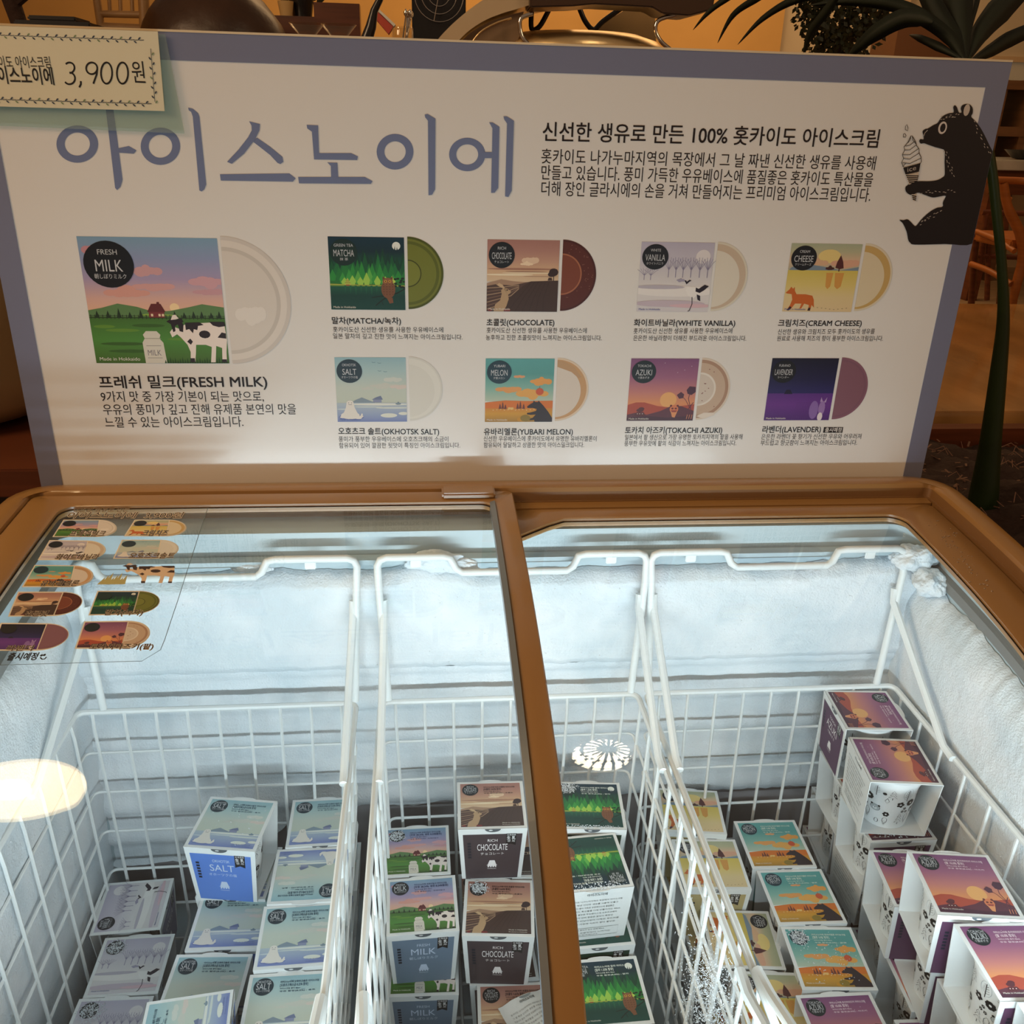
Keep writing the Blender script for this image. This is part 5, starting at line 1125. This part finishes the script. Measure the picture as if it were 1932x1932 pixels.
# planter bed right behind the freezer, with soil, litter and the tall palm
pl = tag(empty('planter_bed', (1.2, .58, 0)), 'dark wooden planter bed full of soil and bark behind the right end of the freezer', 'planter'); pi_ = Matrix.Translation(pl.location).inverted()
def on(o, p): o.parent = p; o.matrix_parent_inverse = Matrix.Translation(p.location).inverted(); return o
b = MB(); b.box((.70, .10, 0), (2.4, .14, .60)); b.box((.70, .96, 0), (2.4, 1.0, .60)); b.box((.70, .14, 0), (.74, .96, .60)); b.box((2.36, .14, 0), (2.4, .96, .60)); on(b.build('planter_box', WD), pl)
N = 60; v = [(.74+1.62*i/N, .14+.82*j/N, .565+.035*noise.noise(Vector((i*.22, j*.22, 0)))+.014*noise.noise(Vector((i*.9, j*.9, 2)))+.10*math.exp(-(((.74+1.62*i/N)-1.16)/.22)**2-((.14+.82*j/N-.42)/.16)**2)) for j in range(N+1) for i in range(N+1)]
o = on(mesh('soil', v, [(j*(N+1)+i, j*(N+1)+i+1, (j+1)*(N+1)+i+1, (j+1)*(N+1)+i) for j in range(N) for i in range(N)], SOIL, smooth=True), pl); o['kind'] = 'stuff'
r = random.Random(31)
for nm, c, cnt_, wd in (('bark_chips', (.16, .085, .055), 900, .006), ('dry_roots', (.24, .13, .09), 260, .0018)):
    m = MB()
    for k in range(cnt_):
        i, j = r.randrange(N), r.randrange(N); p = Vector(v[j*(N+1)+i])+Vector((r.uniform(0, .02), r.uniform(0, .012), .004)); a = r.uniform(0, 6.28); L = r.uniform(.006, .02)*(1 if wd > .003 else 3)
        if wd > .003:
            d = Vector((cos(a), sin(a), r.uniform(-.3, .5)))*L; e = Vector((-sin(a), cos(a), r.uniform(-.2, .2)))*r.uniform(.002, wd); m.slab([p, p+d, p+d+e, p+e], (0, 0, 1), .0012)
        else: m.tube([p, p+Vector((cos(a)*L*.5, sin(a)*L*.5, .015)), p+Vector((cos(a+.6)*L, sin(a+.6)*L, .002))], .0009, 4)
    o = on(m.build(nm, mat(nm, c, .8)), pl); o['kind'] = 'stuff'

def blade(name, px, widths, Y0, dY, m_, parent, fold=.12):
    """leaf blade: tapered, keeled strip with thickness following px points, going from depth Y0 by dY"""
    n = len(px); pts = smoothpath([W(px[i][0], px[i][1], Y0+dY*i/(n-1)) for i in range(n)], 6); M_ = len(pts); v = []
    for i, p in enumerate(pts):
        t = i/(M_-1); k = t*(len(widths)-1); a = int(min(k, len(widths)-2)); w_ = (widths[a]+(widths[a+1]-widths[a])*(k-a))*(p-CAM).length/FPX*.36
        d = (pts[min(i+1, M_-1)]-pts[max(i-1, 0)]).normalized(); s = d.cross((p-CAM).normalized()).normalized(); u = s.cross(d)
        v += [p+s*w_+u*w_*fold, p-u*w_*fold*.5, p-s*w_+u*w_*fold, p-u*(w_*fold*.5+.0012)]
    f = [q for i in range(M_-1) for q in ((4*i, 4*i+4, 4*i+5, 4*i+1), (4*i+1, 4*i+5, 4*i+6, 4*i+2), (4*i+2, 4*i+6, 4*i+7, 4*i+3), (4*i+3, 4*i+7, 4*i+4, 4*i))]
    return on(mesh(name, v, f, m_, None, smooth=True), parent)
YP = .45
palm = tag(empty('palm_plant', (W(1858, 920, YP).x, YP, .60)), 'tall dark green palm with thick stalk rising behind the right edge of the board', 'plant')
q = MB(); q.tube(smoothpath([W(1845, 1010, YP), W(1858, 920, YP), W(1868, 840, YP), W(1884, 700, YP), W(1893, 600, YP), W(1890, 500, YP), W(1880, 400, YP), W(1868, 300, YP), W(1845, 200, YP), W(1822, 112, YP)], 5), [.008+.0235*max(0.0, 1-i/26.0)**1.6 for i in range(46)], 12); on(q.build('stalk', STM, smooth=True), palm)
for px, wd in (([(1820,116),(1790,70),(1735,30),(1680,8),(1600,2),(1530,10)], (8,26,30,26,18,2)), ([(1760,42),(1735,34),(1700,36),(1655,60),(1620,88),(1596,112)], (10,34,40,36,22,2)), ([(1818,112),(1795,66),(1765,20),(1740,-30)], (8,34,40,30)), ([(1822,112),(1812,60),(1806,0),(1800,-60)], (8,44,60,50)),
               ([(1826,112),(1850,62),(1885,20),(1925,-20)], (8,40,54,44)), ([(1834,114),(1868,96),(1905,74),(1960,50)], (8,26,32,26)), ([(1822,112),(1828,60),(1840,10),(1850,-30)], (6,10,14,14)), ([(1812,110),(1770,88),(1735,72),(1716,66)], (6,18,14,2)),
               ([(1640,-60),(1580,-20),(1499,0),(1438,36),(1392,84)], (10,16,18,12,1)), ([(1560,-60),(1480,-30),(1423,0),(1382,30),(1354,81)], (8,14,16,12,1)), ([(1480,-60),(1420,-30),(1367,0),(1335,25),(1308,56)], (8,12,14,10,1)), ([(1600,-40),(1560,20),(1530,60),(1515,108)], (10,20,18,2))):
    blade('leaf', px, wd, YP, .10, GR, palm)

# bushy shrub with small leaves standing by the ochre wall
sh = tag(empty('bushy_shrub', (W(1590, 60, 2.8).x, 2.8, .45)), 'bushy small-leaved dark shrub in front of the ochre wall', 'plant'); m = MB(); r = random.Random(8); c0 = W(1592, 20, 2.8)
for k in range(2600):
    th = r.uniform(0, 2*pi); ph = math.acos(r.uniform(-1, 1)); rr = r.uniform(.35, 1)**.6; p = c0+Vector((.19*rr*sin(ph)*cos(th), .17*rr*sin(ph)*sin(th), .24*rr*cos(ph)+.05)); a = r.uniform(0, 6.28); d = Vector((cos(a), sin(a)*.6, r.uniform(-1.2, .2))).normalized()*r.uniform(.018, .036); e = d.cross(Vector((0, 1, .3))).normalized()*.0075
    m.add([p, p+d*.5+e, p+d, p+d*.5-e], [(0, 1, 2, 3)])
o = on(m.build('foliage', mat('shrub_leaf', (.016, .024, .009), .5, var=.4, vscale=30)), sh); o['kind'] = 'stuff'
q = MB(); q.tube([(c0.x, 2.8, .60), (c0.x+.01, 2.8, 1.3), (c0.x-.01, 2.8, 1.8)], [.02, .014, .008], 8); on(q.build('trunk', SOIL, smooth=True), sh)
q = MB(); q.lathe([(.10, 0), (.13, .02), (.16, .42), (.15, .44), (.14, .40), (0, .40)], 24, (c0.x, 2.8, .45)); on(q.build('pot', mat('clay_pot', (.25, .11, .05), .7), smooth=True), sh)

# glossy plywood bench top
bn = tag(empty('wooden_bench', (1.9, 1.75, 0)), 'broad glossy wooden bench top beyond the planter', 'bench')
PLY = mat('glossy_plywood', (.42, .22, .075), .13, var=.35, vscale=3, stretch=(2, .6, 1), coat=.4)
b = MB(); b.box((1.02, 1.03, .585), (2.9, 2.50, .622)); on(b.build('bench_top', PLY, bevel=.003), bn)
for x, y in ((1.10, 1.12), (2.80, 1.12), (1.10, 2.40), (2.80, 2.40)): b = MB(); b.box((x-.03, y-.03, 0), (x+.03, y+.03, .585)); on(b.build('leg', WD), bn)

# orange wooden armchair, seen through between board and stalk
ch = tag(empty('wooden_armchair', (2.2, 2.75, .45)), 'orange-brown wooden armchair behind the palm stalk', 'chair'); Yc = 2.7
on(tubeobj('arm_rail', [W(1850, 338, Yc), W(1890, 340, Yc), W(1935, 342, Yc), W(1990, 350, Yc-.1), W(2040, 372, Yc+.1)], .014, WO), ch)
on(tubeobj('leg', [W(1893, 345, Yc), W(1902, 392, Yc), W(1924, 440, Yc), W(1930, 485, Yc), W(1916, 545, Yc), W(1900, 640, Yc)], [.018, .02, .021, .02, .016], WO), ch)
on(tubeobj('leg', [W(1990, 352, Yc), W(2000, 450, Yc), W(1996, 560, Yc), W(1985, 660, Yc)], .018, WO), ch)
on(tubeobj('stretcher', [W(1842, 437, Yc+.25), W(1880, 452, Yc+.12), W(1914, 474, Yc)], .012, WO), ch); on(tubeobj('stretcher', [W(1832, 498, Yc+.25), W(1868, 512, Yc+.12), W(1908, 536, Yc)], .013, WO), ch)
on(tubeobj('back_splat', [W(1886, 370, Yc+.03), W(1905, 378, Yc+.03)], .014, WO), ch)
on(tubeobj('leg', [W(1842, 436, Yc+.3), W(1836, 520, Yc+.3), W(1828, 640, Yc+.3)], .015, WD), ch); b = MB(); c_ = W(1950, 452, Yc+.2); b.box((c_.x-.22, Yc+.02, c_.z-.02), (c_.x+.25, Yc+.42, c_.z+.015)); on(b.build('seat', WO, bevel=.006), ch)
# dark chair further back
ch = tag(empty('dark_chair', (2.4, 3.3, .45)), 'dark wooden chair further back behind the orange one', 'chair'); Yd = 3.32
for a_, b_ in (((1852, 400), (1935, 403)), ((1832, 482), (1925, 486)), ((1862, 400), (1848, 500)), ((1900, 402), (1884, 580)), ((1866, 440), (1862, 566))): on(tubeobj('chair_bar', [W(*a_, Yd), W(*b_, Yd)], .013, WD), ch)
# table with pale top and black bowl
tb = tag(empty('dining_table', (3.0, 3.35, .45)), 'table with a worn pale grey top holding a black bowl at the right edge', 'table'); p_ = W(1872, 302, 3.45); zt = p_.z
b = MB(); b.box((p_.x, 3.45, zt-.045), (p_.x+1.3, 4.15, zt)); on(b.build('table_top', WG, bevel=.003), tb); b = MB(); b.box((p_.x+.05, 3.5, zt-.16), (p_.x+1.25, 3.53, zt-.045)); on(b.build('apron', WD), tb)
for x in (.08, 1.2): b = MB(); b.box((p_.x+x, 3.54, .45), (p_.x+x+.06, 3.60, zt-.045)); on(b.build('leg', WD), tb)
c_ = W(1930, 275, 3.7); q = MB(); q.lathe([(.03, 0), (.055, .004), (.10, .045), (.096, .045), (.05, .012), (0, .010)], 28, (c_.x+.02, 3.7, zt+.001)); tag(q.build('black_bowl', BK, smooth=True), 'small black bowl on the pale table top', 'bowl')
# slatted wooden bench and shelf behind the table
sf = tag(empty('wooden_shelf', (3.7, 4.3, .45)), 'open wooden shelf unit behind the pale table at the right edge', 'shelf')
WS = mat('brown_wood', (.15, .07, .03), .45, var=.2, vscale=5, stretch=(1, 1, 9))
for py, t_ in ((238, .05), (150, .045)): a_ = W(1868, py, 4.2); b = MB(); b.box((a_.x, 4.2, a_.z-t_), (a_.x+1.2, 4.5, a_.z)); on(b.build('shelf_board', WS), sf)
for px in (1872, 1925): a_ = W(px, 238, 4.22); b_ = W(px, 150, 4.22); b = MB(); b.box((a_.x, 4.21, .45), (a_.x+.04, 4.49, b_.z)); on(b.build('upright', WS), sf)

# low dark counter at the left with a cream rounded bin
ct = tag(empty('low_counter', (-.95, .45, 0)), 'low dark red wooden counter behind the left end of the freezer', 'counter')
b = MB(); b.box((-1.6, .12, .02), (-.42, .55, .80)); on(b.build('cabinet', mat('near_black_wood', (.030, .016, .010), .5)), ct); b = MB(); b.box((-1.62, .10, .80), (-.40, .57, .838)); on(b.build('counter_top', WD, bevel=.002), ct)
zc = W(40, 690, .30).z; q = MB(); pr_ = [(.10, 0), (.145, .008), (.165, .03), (.172, .07), (.175, .30), (.172, .33), (.16, .34), (0, .345)]
q.lathe(pr_, 40, (-.700, .35, .840)); o = q.build('cream_bin', mat('cream_enamel', (.50, .36, .19), .3, coat=.3), smooth=True); o.scale = (1, 1, 1); tag(o, 'cream rounded bin on the low dark counter, just left of the board', 'bin')

# high counter behind the board, where the machine and coffee things stand
zc = W(620, 76, .60).z
hc = tag(empty('service_counter', (.5, .95, 0)), 'high wooden service counter running behind the board', 'counter')
b = MB(); b.box((-.38, .60, zc-.035), (.66, 1.5, zc)); on(b.build('counter_top', WS, bevel=.002), hc); b = MB(); b.box((-.36, .80, 0), (.64, 1.46, zc-.035)); on(b.build('cabinet', WD), hc)
for i, px in enumerate((580, 640)):
    c_ = W(px, 70, .645); q = MB(); s_ = .0165; q.lathe([(.010, .0), (.017, .001), (.0175, .004), (.013, .006), (.0125, .008), (.0285, .026), (.0275, .026), (.0115, .008), (0, .0075)], 28, (c_.x, .645, zc)); o = q.build('glass_dripper' if not i else 'glass_dripper.001', WARE, smooth=True); tag(o, ('left' if not i else 'right')+' of the two small glass drippers standing above the board edge', 'glass', 'glass drippers')
    q = MB(); q.lathe([(.0176, .0005), (.0190, .001), (.0190, .0055), (.0176, .0058)], 24, (c_.x, .645, zc)); q.build('wooden_collar', WO, o, smooth=True)
cj = W(760, 74, .645); q = MB(); q.lathe([(.0, .0), (.016, .0), (.017, .003), (.017, .024), (.0155, .026), (.0150, .024), (.015, .004), (0, .003)], 24, (cj.x, .645, zc)); o = tag(q.build('glass_jar', WARE, smooth=True), 'glass jar full of metal teaspoons between the black pole and the fan', 'jar')
CHR = mat('chrome', (.75, .72, .68), .12, metal=1.0)
r = random.Random(2)
for k in range(6): a = r.uniform(0, 6.28); q = MB(); q.tube([(cj.x+.006*cos(a), .645+.006*sin(a), zc+.004), (cj.x+.014*cos(a+.5), .645+.014*sin(a+.5), zc+.040)], .0013, 6); q.lathe([(0, -.004), (.003, 0), (.0035, .004), (0, .009)], 8, (cj.x+.0145*cos(a+.5), .645+.0145*sin(a+.5), zc+.042)); tag(q.build('teaspoon', CHR, smooth=True), 'metal teaspoon standing in the glass jar with the others', 'spoon', 'teaspoons in the jar')
q = MB(); q.tube([W(690, 80, .63), W(700, 50, .63), W(706, 20, .63), W(722, -12, .63)], [.010, .0085, .006, .005], 14); tag(q.build('black_spout', BK, smooth=True), 'shiny black curved spout rising behind the top edge of the board', 'spout')
b = MB(); A_ = [W(704, 30, .85), W(712, 22, .85), W(742, 50, .85), W(733, 64, .85)]; b.slab(A_, (0, 1, 0), .03); tag(b.build('red_booklet', mat('red_cover', (.40, .06, .04), .5)), 'tilted red and white booklet beside the black spout', 'book')
A_ = [W(713, 21, .848), W(716, 18, .848), W(746, 46, .848), W(743, 50, .848)]; b = MB(); b.slab(A_, (0, 1, 0), .03); b.build('page_edge', mat('white_pages', (.6, .62, .6), .7), bpy.data.objects['red_booklet'])
fn = tag(empty('desk_fan', (W(825, 20, 1.1).x, 1.1, zc)), 'black fan with thin wire rings behind the machine', 'fan'); c_ = W(828, 0, 1.1)
b = MB(); b.box((c_.x-.055, 1.10, zc), (c_.x+.055, 1.14, zc+.13)); on(b.build('housing', BK, bevel=.004), fn)
for rr in (.022, .036, .05): q = MB(); q.tube([(c_.x+rr*cos(2*pi*k/32), 1.09, c_.z+.01+rr*sin(2*pi*k/32)) for k in range(33)], .0009, 6, cap=False); on(q.build('wire_ring', CHR, smooth=True), fn)
for a in range(3): q = MB(); q.tube([(c_.x, 1.09, c_.z+.01), (c_.x+.05*cos(2.1*a+.3), 1.09, c_.z+.01+.05*sin(2.1*a+.3))], .0009, 6); on(q.build('wire_spoke', CHR, smooth=True), fn)

# cream coffee machine with polished bowl
Ym = .64; mc = tag(empty('coffee_machine', (W(1040, 60, Ym).x, Ym, zc)), 'large cream coffee machine with curved shell and polished golden bowl above the board', 'machine')
CRM = mat('cream_shell', (.50, .40, .27), .28, coat=.5); GLD = mat('polished_bowl', (.95, .70, .36), .32, metal=1.0)
outer = smoothpath([W(812, 92, Ym), W(835, 64, Ym), W(866, 34, Ym), (W(905, 4, Ym)), W(950, -22, Ym), W(1010, -40, Ym), W(1100, -52, Ym)], 5)
inner = smoothpath([W(852, 92, Ym), W(880, 62, Ym), W(912, 40, Ym), W(945, 26, Ym), W(985, 14, Ym), W(1030, 0, Ym), W(1100, -14, Ym)], 5)
m = MB(); n = len(outer); m.add(outer+inner+[p+Vector((0, .22, 0)) for p in outer]+[p+Vector((0, .22, 0)) for p in inner], [q for i in range(n-1) for q in ((i, i+1, n+i+1, n+i), (2*n+i, 3*n+i, 3*n+i+1, 2*n+i+1), (i, 2*n+i, 2*n+i+1, i+1), (n+i, n+i+1, 3*n+i+1, 3*n+i))]+[(0, n, 3*n, 2*n)]); on(m.build('curved_shell', CRM, smooth=True), mc)
inn2 = smoothpath([W(856, 92, Ym), W(884, 64, Ym), W(916, 44, Ym), W(950, 31, Ym), W(990, 20, Ym)], 5); low = [W(970, 92, Ym), W(985, 60, Ym), W(984, 40, Ym)]
m = MB(); m.slab([p+Vector((0, .012, 0)) for p in inn2]+[p+Vector((0, .012, 0)) for p in reversed(low)], (0, 1, 0), .16); on(m.build('side_panel', mat('taupe_panel', (.22, .15, .09), .35)), mc)
on(tubeobj('trim_bead', [W(883, 92, Ym-.004), W(905, 62, Ym-.004), W(935, 44, Ym-.004), W(965, 34, Ym-.004)], .0016, GLD), mc)
q = MB(); cb = W(1090, 100, Ym+.10); q.lathe([(.150, 0), (.149, .006), (.135, .018), (.105, .027), (.06, .031), (0, .032)], 60, (cb.x, Ym+.10, cb.z)); on(q.build('bowl', GLD, smooth=True), mc)
on(tubeobj('chrome_hoop', [W(1008, 92, Ym-.01), W(988, 74, Ym-.01), W(981, 52, Ym-.01), W(984, 34, Ym-.01), W(1005, 26, Ym-.01)], .0034, CHR), mc); on(tubeobj('chrome_hoop', [W(1268, 96, Ym-.01), W(1247, 78, Ym-.01), W(1237, 58, Ym-.01), W(1243, 38, Ym-.01), W(1275, 28, Ym-.01)], .0034, CHR), mc)
m = MB(); m.slab([W(1000, 14, Ym-.02), W(1080, 12, Ym-.02), W(1120, 8, Ym-.02), W(1230, 14, Ym-.02), W(1250, 26, Ym-.02), W(1300, 30, Ym-.02), W(1345, 18, Ym-.02), W(1352, -20, Ym-.02), W(1000, -24, Ym-.02)], (0, 1, 0), .07); on(m.build('top_arm', mat('dark_brown_metal', (.055, .030, .018), .3), bevel=.002), mc)
m = MB(); m.slab([W(1115, 58, Ym+.16), W(1190, 12, Ym+.16), W(1235, 18, Ym+.16), W(1238, 80, Ym+.16), W(1140, 92, Ym+.16)], (0, 1, 0), .02); on(m.build('back_guard', mat('olive_panel', (.30, .20, .09), .35)), mc)
for pts in ([(1003, 18), (1003, 54), (1018, 50), (1036, 18)], [(1092, 12), (1104, 40), (1120, 56), (1138, 40), (1180, 10)]): on(tubeobj('dark_lettered_bracket', [W(x, y, Ym+.12) for x, y in pts], .0045, BK), mc)

# left part of the room above the board
tr = tag(empty('slim_tree', (W(35, 20, 1.9).x, 1.9, .0)), 'slim dark tree trunk at the far left above the price card', 'plant'); q = MB(); a_ = W(36, 44, 1.9); q.tube([(a_.x, 1.9, 0), (a_.x, 1.9, a_.z), (a_.x-.012, 1.9, a_.z+.06), (a_.x+.02, 1.9, a_.z+.3)], [.03, .022, .024, .02], 10); on(q.build('trunk', SOIL, smooth=True), tr)
q = MB(); q.tube([(a_.x, 1.9, a_.z+.05), (a_.x+.05, 1.88, a_.z+.075), (a_.x+.10, 1.86, a_.z+.16)], [.015, .012, .01], 8); on(q.build('branch', SOIL, smooth=True), tr)
c_ = W(115, 52, 1.2); b = MB(); b.box((c_.x-.075, 1.15, c_.z-.02), (c_.x+.075, 1.27, c_.z+.008)); b.box((c_.x-.05, 1.16, c_.z+.008), (c_.x+.045, 1.26, c_.z+.018)); o = tag(b.build('black_tray', BK, bevel=.003), 'black lidded tray above the price card', 'tray')
b = MB(); b.box((c_.x-.12, 1.12, 0), (c_.x+.16, 1.30, c_.z-.02)); tag(b.build('side_cabinet', WD), 'plain dark side cabinet carrying the black tray, hidden behind the board', 'cabinet')
cr = tag(empty('spindle_chair', (W(230, 20, 2.2).x, 2.2, .0)), 'light brown spindle back chair seen over the board at the upper left', 'chair')
WB = mat('light_brown_wood', (.36, .20, .08), .45, var=.2, vscale=6)
for a_, b_, rr in (((180, -20), (192, 60), .012), ((270, -20), (274, 64), .016), ((186, 26), (272, 28), .010), ((188, 50), (272, 54), .012), ((205, -20), (208, 26), .006), ((226, -20), (228, 27), .006), ((248, -20), (250, 27), .006)): on(tubeobj('chair_bar', [W(*a_, 2.2), W(*b_, 2.2)], rr, WB), cr)
for px in (190, 273): a_ = W(px, 58, 2.2); q = MB(); q.tube([a_, (a_.x, 2.2, .0)], .012, 8); on(q.build('leg', WB, smooth=True), cr)
tc = tag(empty('tub_chair', (W(395, 40, 1.9).x, 1.9, .0)), 'rounded dark brown leather tub chair back at the upper left', 'chair'); c_ = W(398, 78, 1.9)
bm = bmesh.new(); bmesh.ops.create_uvsphere(bm, u_segments=40, v_segments=24, radius=1)
for q in bm.verts: q.co = Vector((q.co.x*.205, q.co.y*.14, q.co.z*.165+.012*noise.noise(q.co*2.5)))+Vector((c_.x, 1.95, c_.z-.01))
me = bpy.data.meshes.new('backrest'); bm.to_mesh(me); bm.free(); me.materials.append(mat('brown_leather', (.045, .020, .010), .38, bump=.3, bscale=18, var=.4, vscale=8)); me.polygons.foreach_set('use_smooth', [True]*len(me.polygons)); on(link('backrest', me), tc)
b = MB(); b.box((c_.x-.19, 1.82, .0), (c_.x+.19, 2.1, c_.z-.05)); on(b.build('chair_base', BK, bevel=.01), tc)
cu = tag(empty('back_cupboard', (W(590, 40, 2.3).x, 2.3, .0)), 'dark red wooden cupboard with a raised board, behind the glass drippers', 'cupboard')
a_, b_ = W(500, 28, 2.3), W(602, 28, 2.3); b = MB(); b.box((a_.x-.05, 2.3, .0), (b_.x+.02, 2.6, a_.z)); on(b.build('cabinet', WD), cu); a2, b2 = W(595, 8, 2.28), W(680, 8, 2.28); b = MB(); b.box((a2.x, 2.22, .0), (b2.x, 2.28, a2.z)); on(b.build('board', WD), cu)
c_ = W(537, 26, 2.36); q = MB(); q.lathe([(0, 0), (.018, 0), (.026, .05), (.024, .05), (.016, .004), (0, .004)], 20, (c_.x, 2.4, a_.z)); tag(q.build('cream_cup', mat('cream_ceramic', (.62, .42, .18), .4), smooth=True), 'tall cream cup on the dark cupboard', 'cup')
c_ = W(566, 10, 2.4); m = MB(); r = random.Random(5)
for k in range(160):
    p = Vector((c_.x+r.gauss(0, .035), 2.45+r.gauss(0, .03), a_.z+.05+abs(r.gauss(0, .07)))); a = r.uniform(0, 6.28); d = Vector((cos(a), sin(a)*.5, r.uniform(-.4, .6))).normalized()*.03; e = d.cross(Vector((0, 1, .3))).normalized()*.007; m.add([p, p+d*.5+e, p+d, p+d*.5-e], [(0, 1, 2, 3)])
pt_ = tag(empty('potted_plant', (c_.x, 2.45, a_.z)), 'small dark potted plant on the cupboard', 'plant'); o = on(m.build('foliage', GR), pt_); o['kind'] = 'stuff'; q = MB(); q.lathe([(0, 0), (.03, 0), (.04, .06), (0, .058)], 16, (c_.x, 2.45, a_.z)); on(q.build('pot', BK, smooth=True), pt_)
c_ = W(1745, 90, 4.3); b = MB(); b.box((c_.x-.17, 4.3, .45), (c_.x+.17, 4.6, c_.z+.12)); tag(b.build('brown_cabinet', mat('brown_cabinet_wood', (.13, .055, .022), .45)), 'dark brown cabinet between shrub and palm leaves', 'cabinet')

# ------------------------------------------------------------------ pendant lamps above the freezer (seen mirrored in the curved glass)
def pendant(name, label, x, y, z, kind):
    root = tag(empty(name, (x, y, z)), label, 'lamp')
    q = MB(); q.tube([(x, y, z+.16), (x, y, 3.25)], .004, 8); on(q.build('cord', BK, smooth=True), root)
    if kind == 'shade':
        q = MB(); q.lathe([(.150, -.02), (.150, -.018), (.085, .145), (.03, .165), (.03, .162), (.083, .142), (.147, -.018)], 48, (x, y, z)); on(q.build('lamp_shade', mat('lit_shade', (.85, .75, .6), .6, emit=('#ffdca8', 11.0)), smooth=True), root)
        bm = bmesh.new(); bmesh.ops.create_uvsphere(bm, u_segments=20, v_segments=14, radius=.035); me = bpy.data.meshes.new('bulb'); bm.to_mesh(me); bm.free(); me.materials.append(mat('bulb_glow', (1, 1, 1), .4, emit=('#fff0d0', 40.0))); o = link('bulb', me); o.location = (x, y, z+.03); on(o, root)
        l = bpy.data.lights.new('lamp_light', 'POINT'); l.energy = 3.0; l.color = (1, .74, .42); l.shadow_soft_size = .04; o = bpy.data.objects.new('lamp_light', l); COL.objects.link(o); o.location = (x, y, z-.06); on(o, root)
    else:
        bm = bmesh.new(); bmesh.ops.create_uvsphere(bm, u_segments=28, v_segments=18, radius=.075); me = bpy.data.meshes.new('bulb_globe'); bm.to_mesh(me); bm.free(); me.materials.append(mat('globe_glow', (1, 1, 1), .4, emit=('#ffe8c4', 34.0))); o = link('bulb_globe', me); o.location = (x, y, z); on(o, root)
        RT_ = mat('dark_rattan', (.05, .025, .01), .6)
        for k in range(9):
            a = pi*k/9; q = MB(); q.tube([(x+.098*cos(t)*cos(a), y+.098*cos(t)*sin(a), z+.098*sin(t)) for t in [2*pi*i/36 for i in range(37)]], .0045, 6, cap=False); on(q.build('rib', RT_, smooth=True), root)
        for h in (-.075, -.04, 0, .04, .075): rr = sqrt(.098**2-h*h); q = MB(); q.tube([(x+rr*cos(2*pi*i/36), y+rr*sin(2*pi*i/36), z+h) for i in range(37)], .0055, 6, cap=False); on(q.build('hoop', RT_, smooth=True), root)
pendant('pendant_lamp', 'white shaded pendant lamp mirrored in the left glass lid', -.945, -.04, 2.30, 'shade')
pendant('rattan_pendant', 'dark rattan globe pendant lamp mirrored in the right glass lid', .437, .09, 2.30, 'rattan')
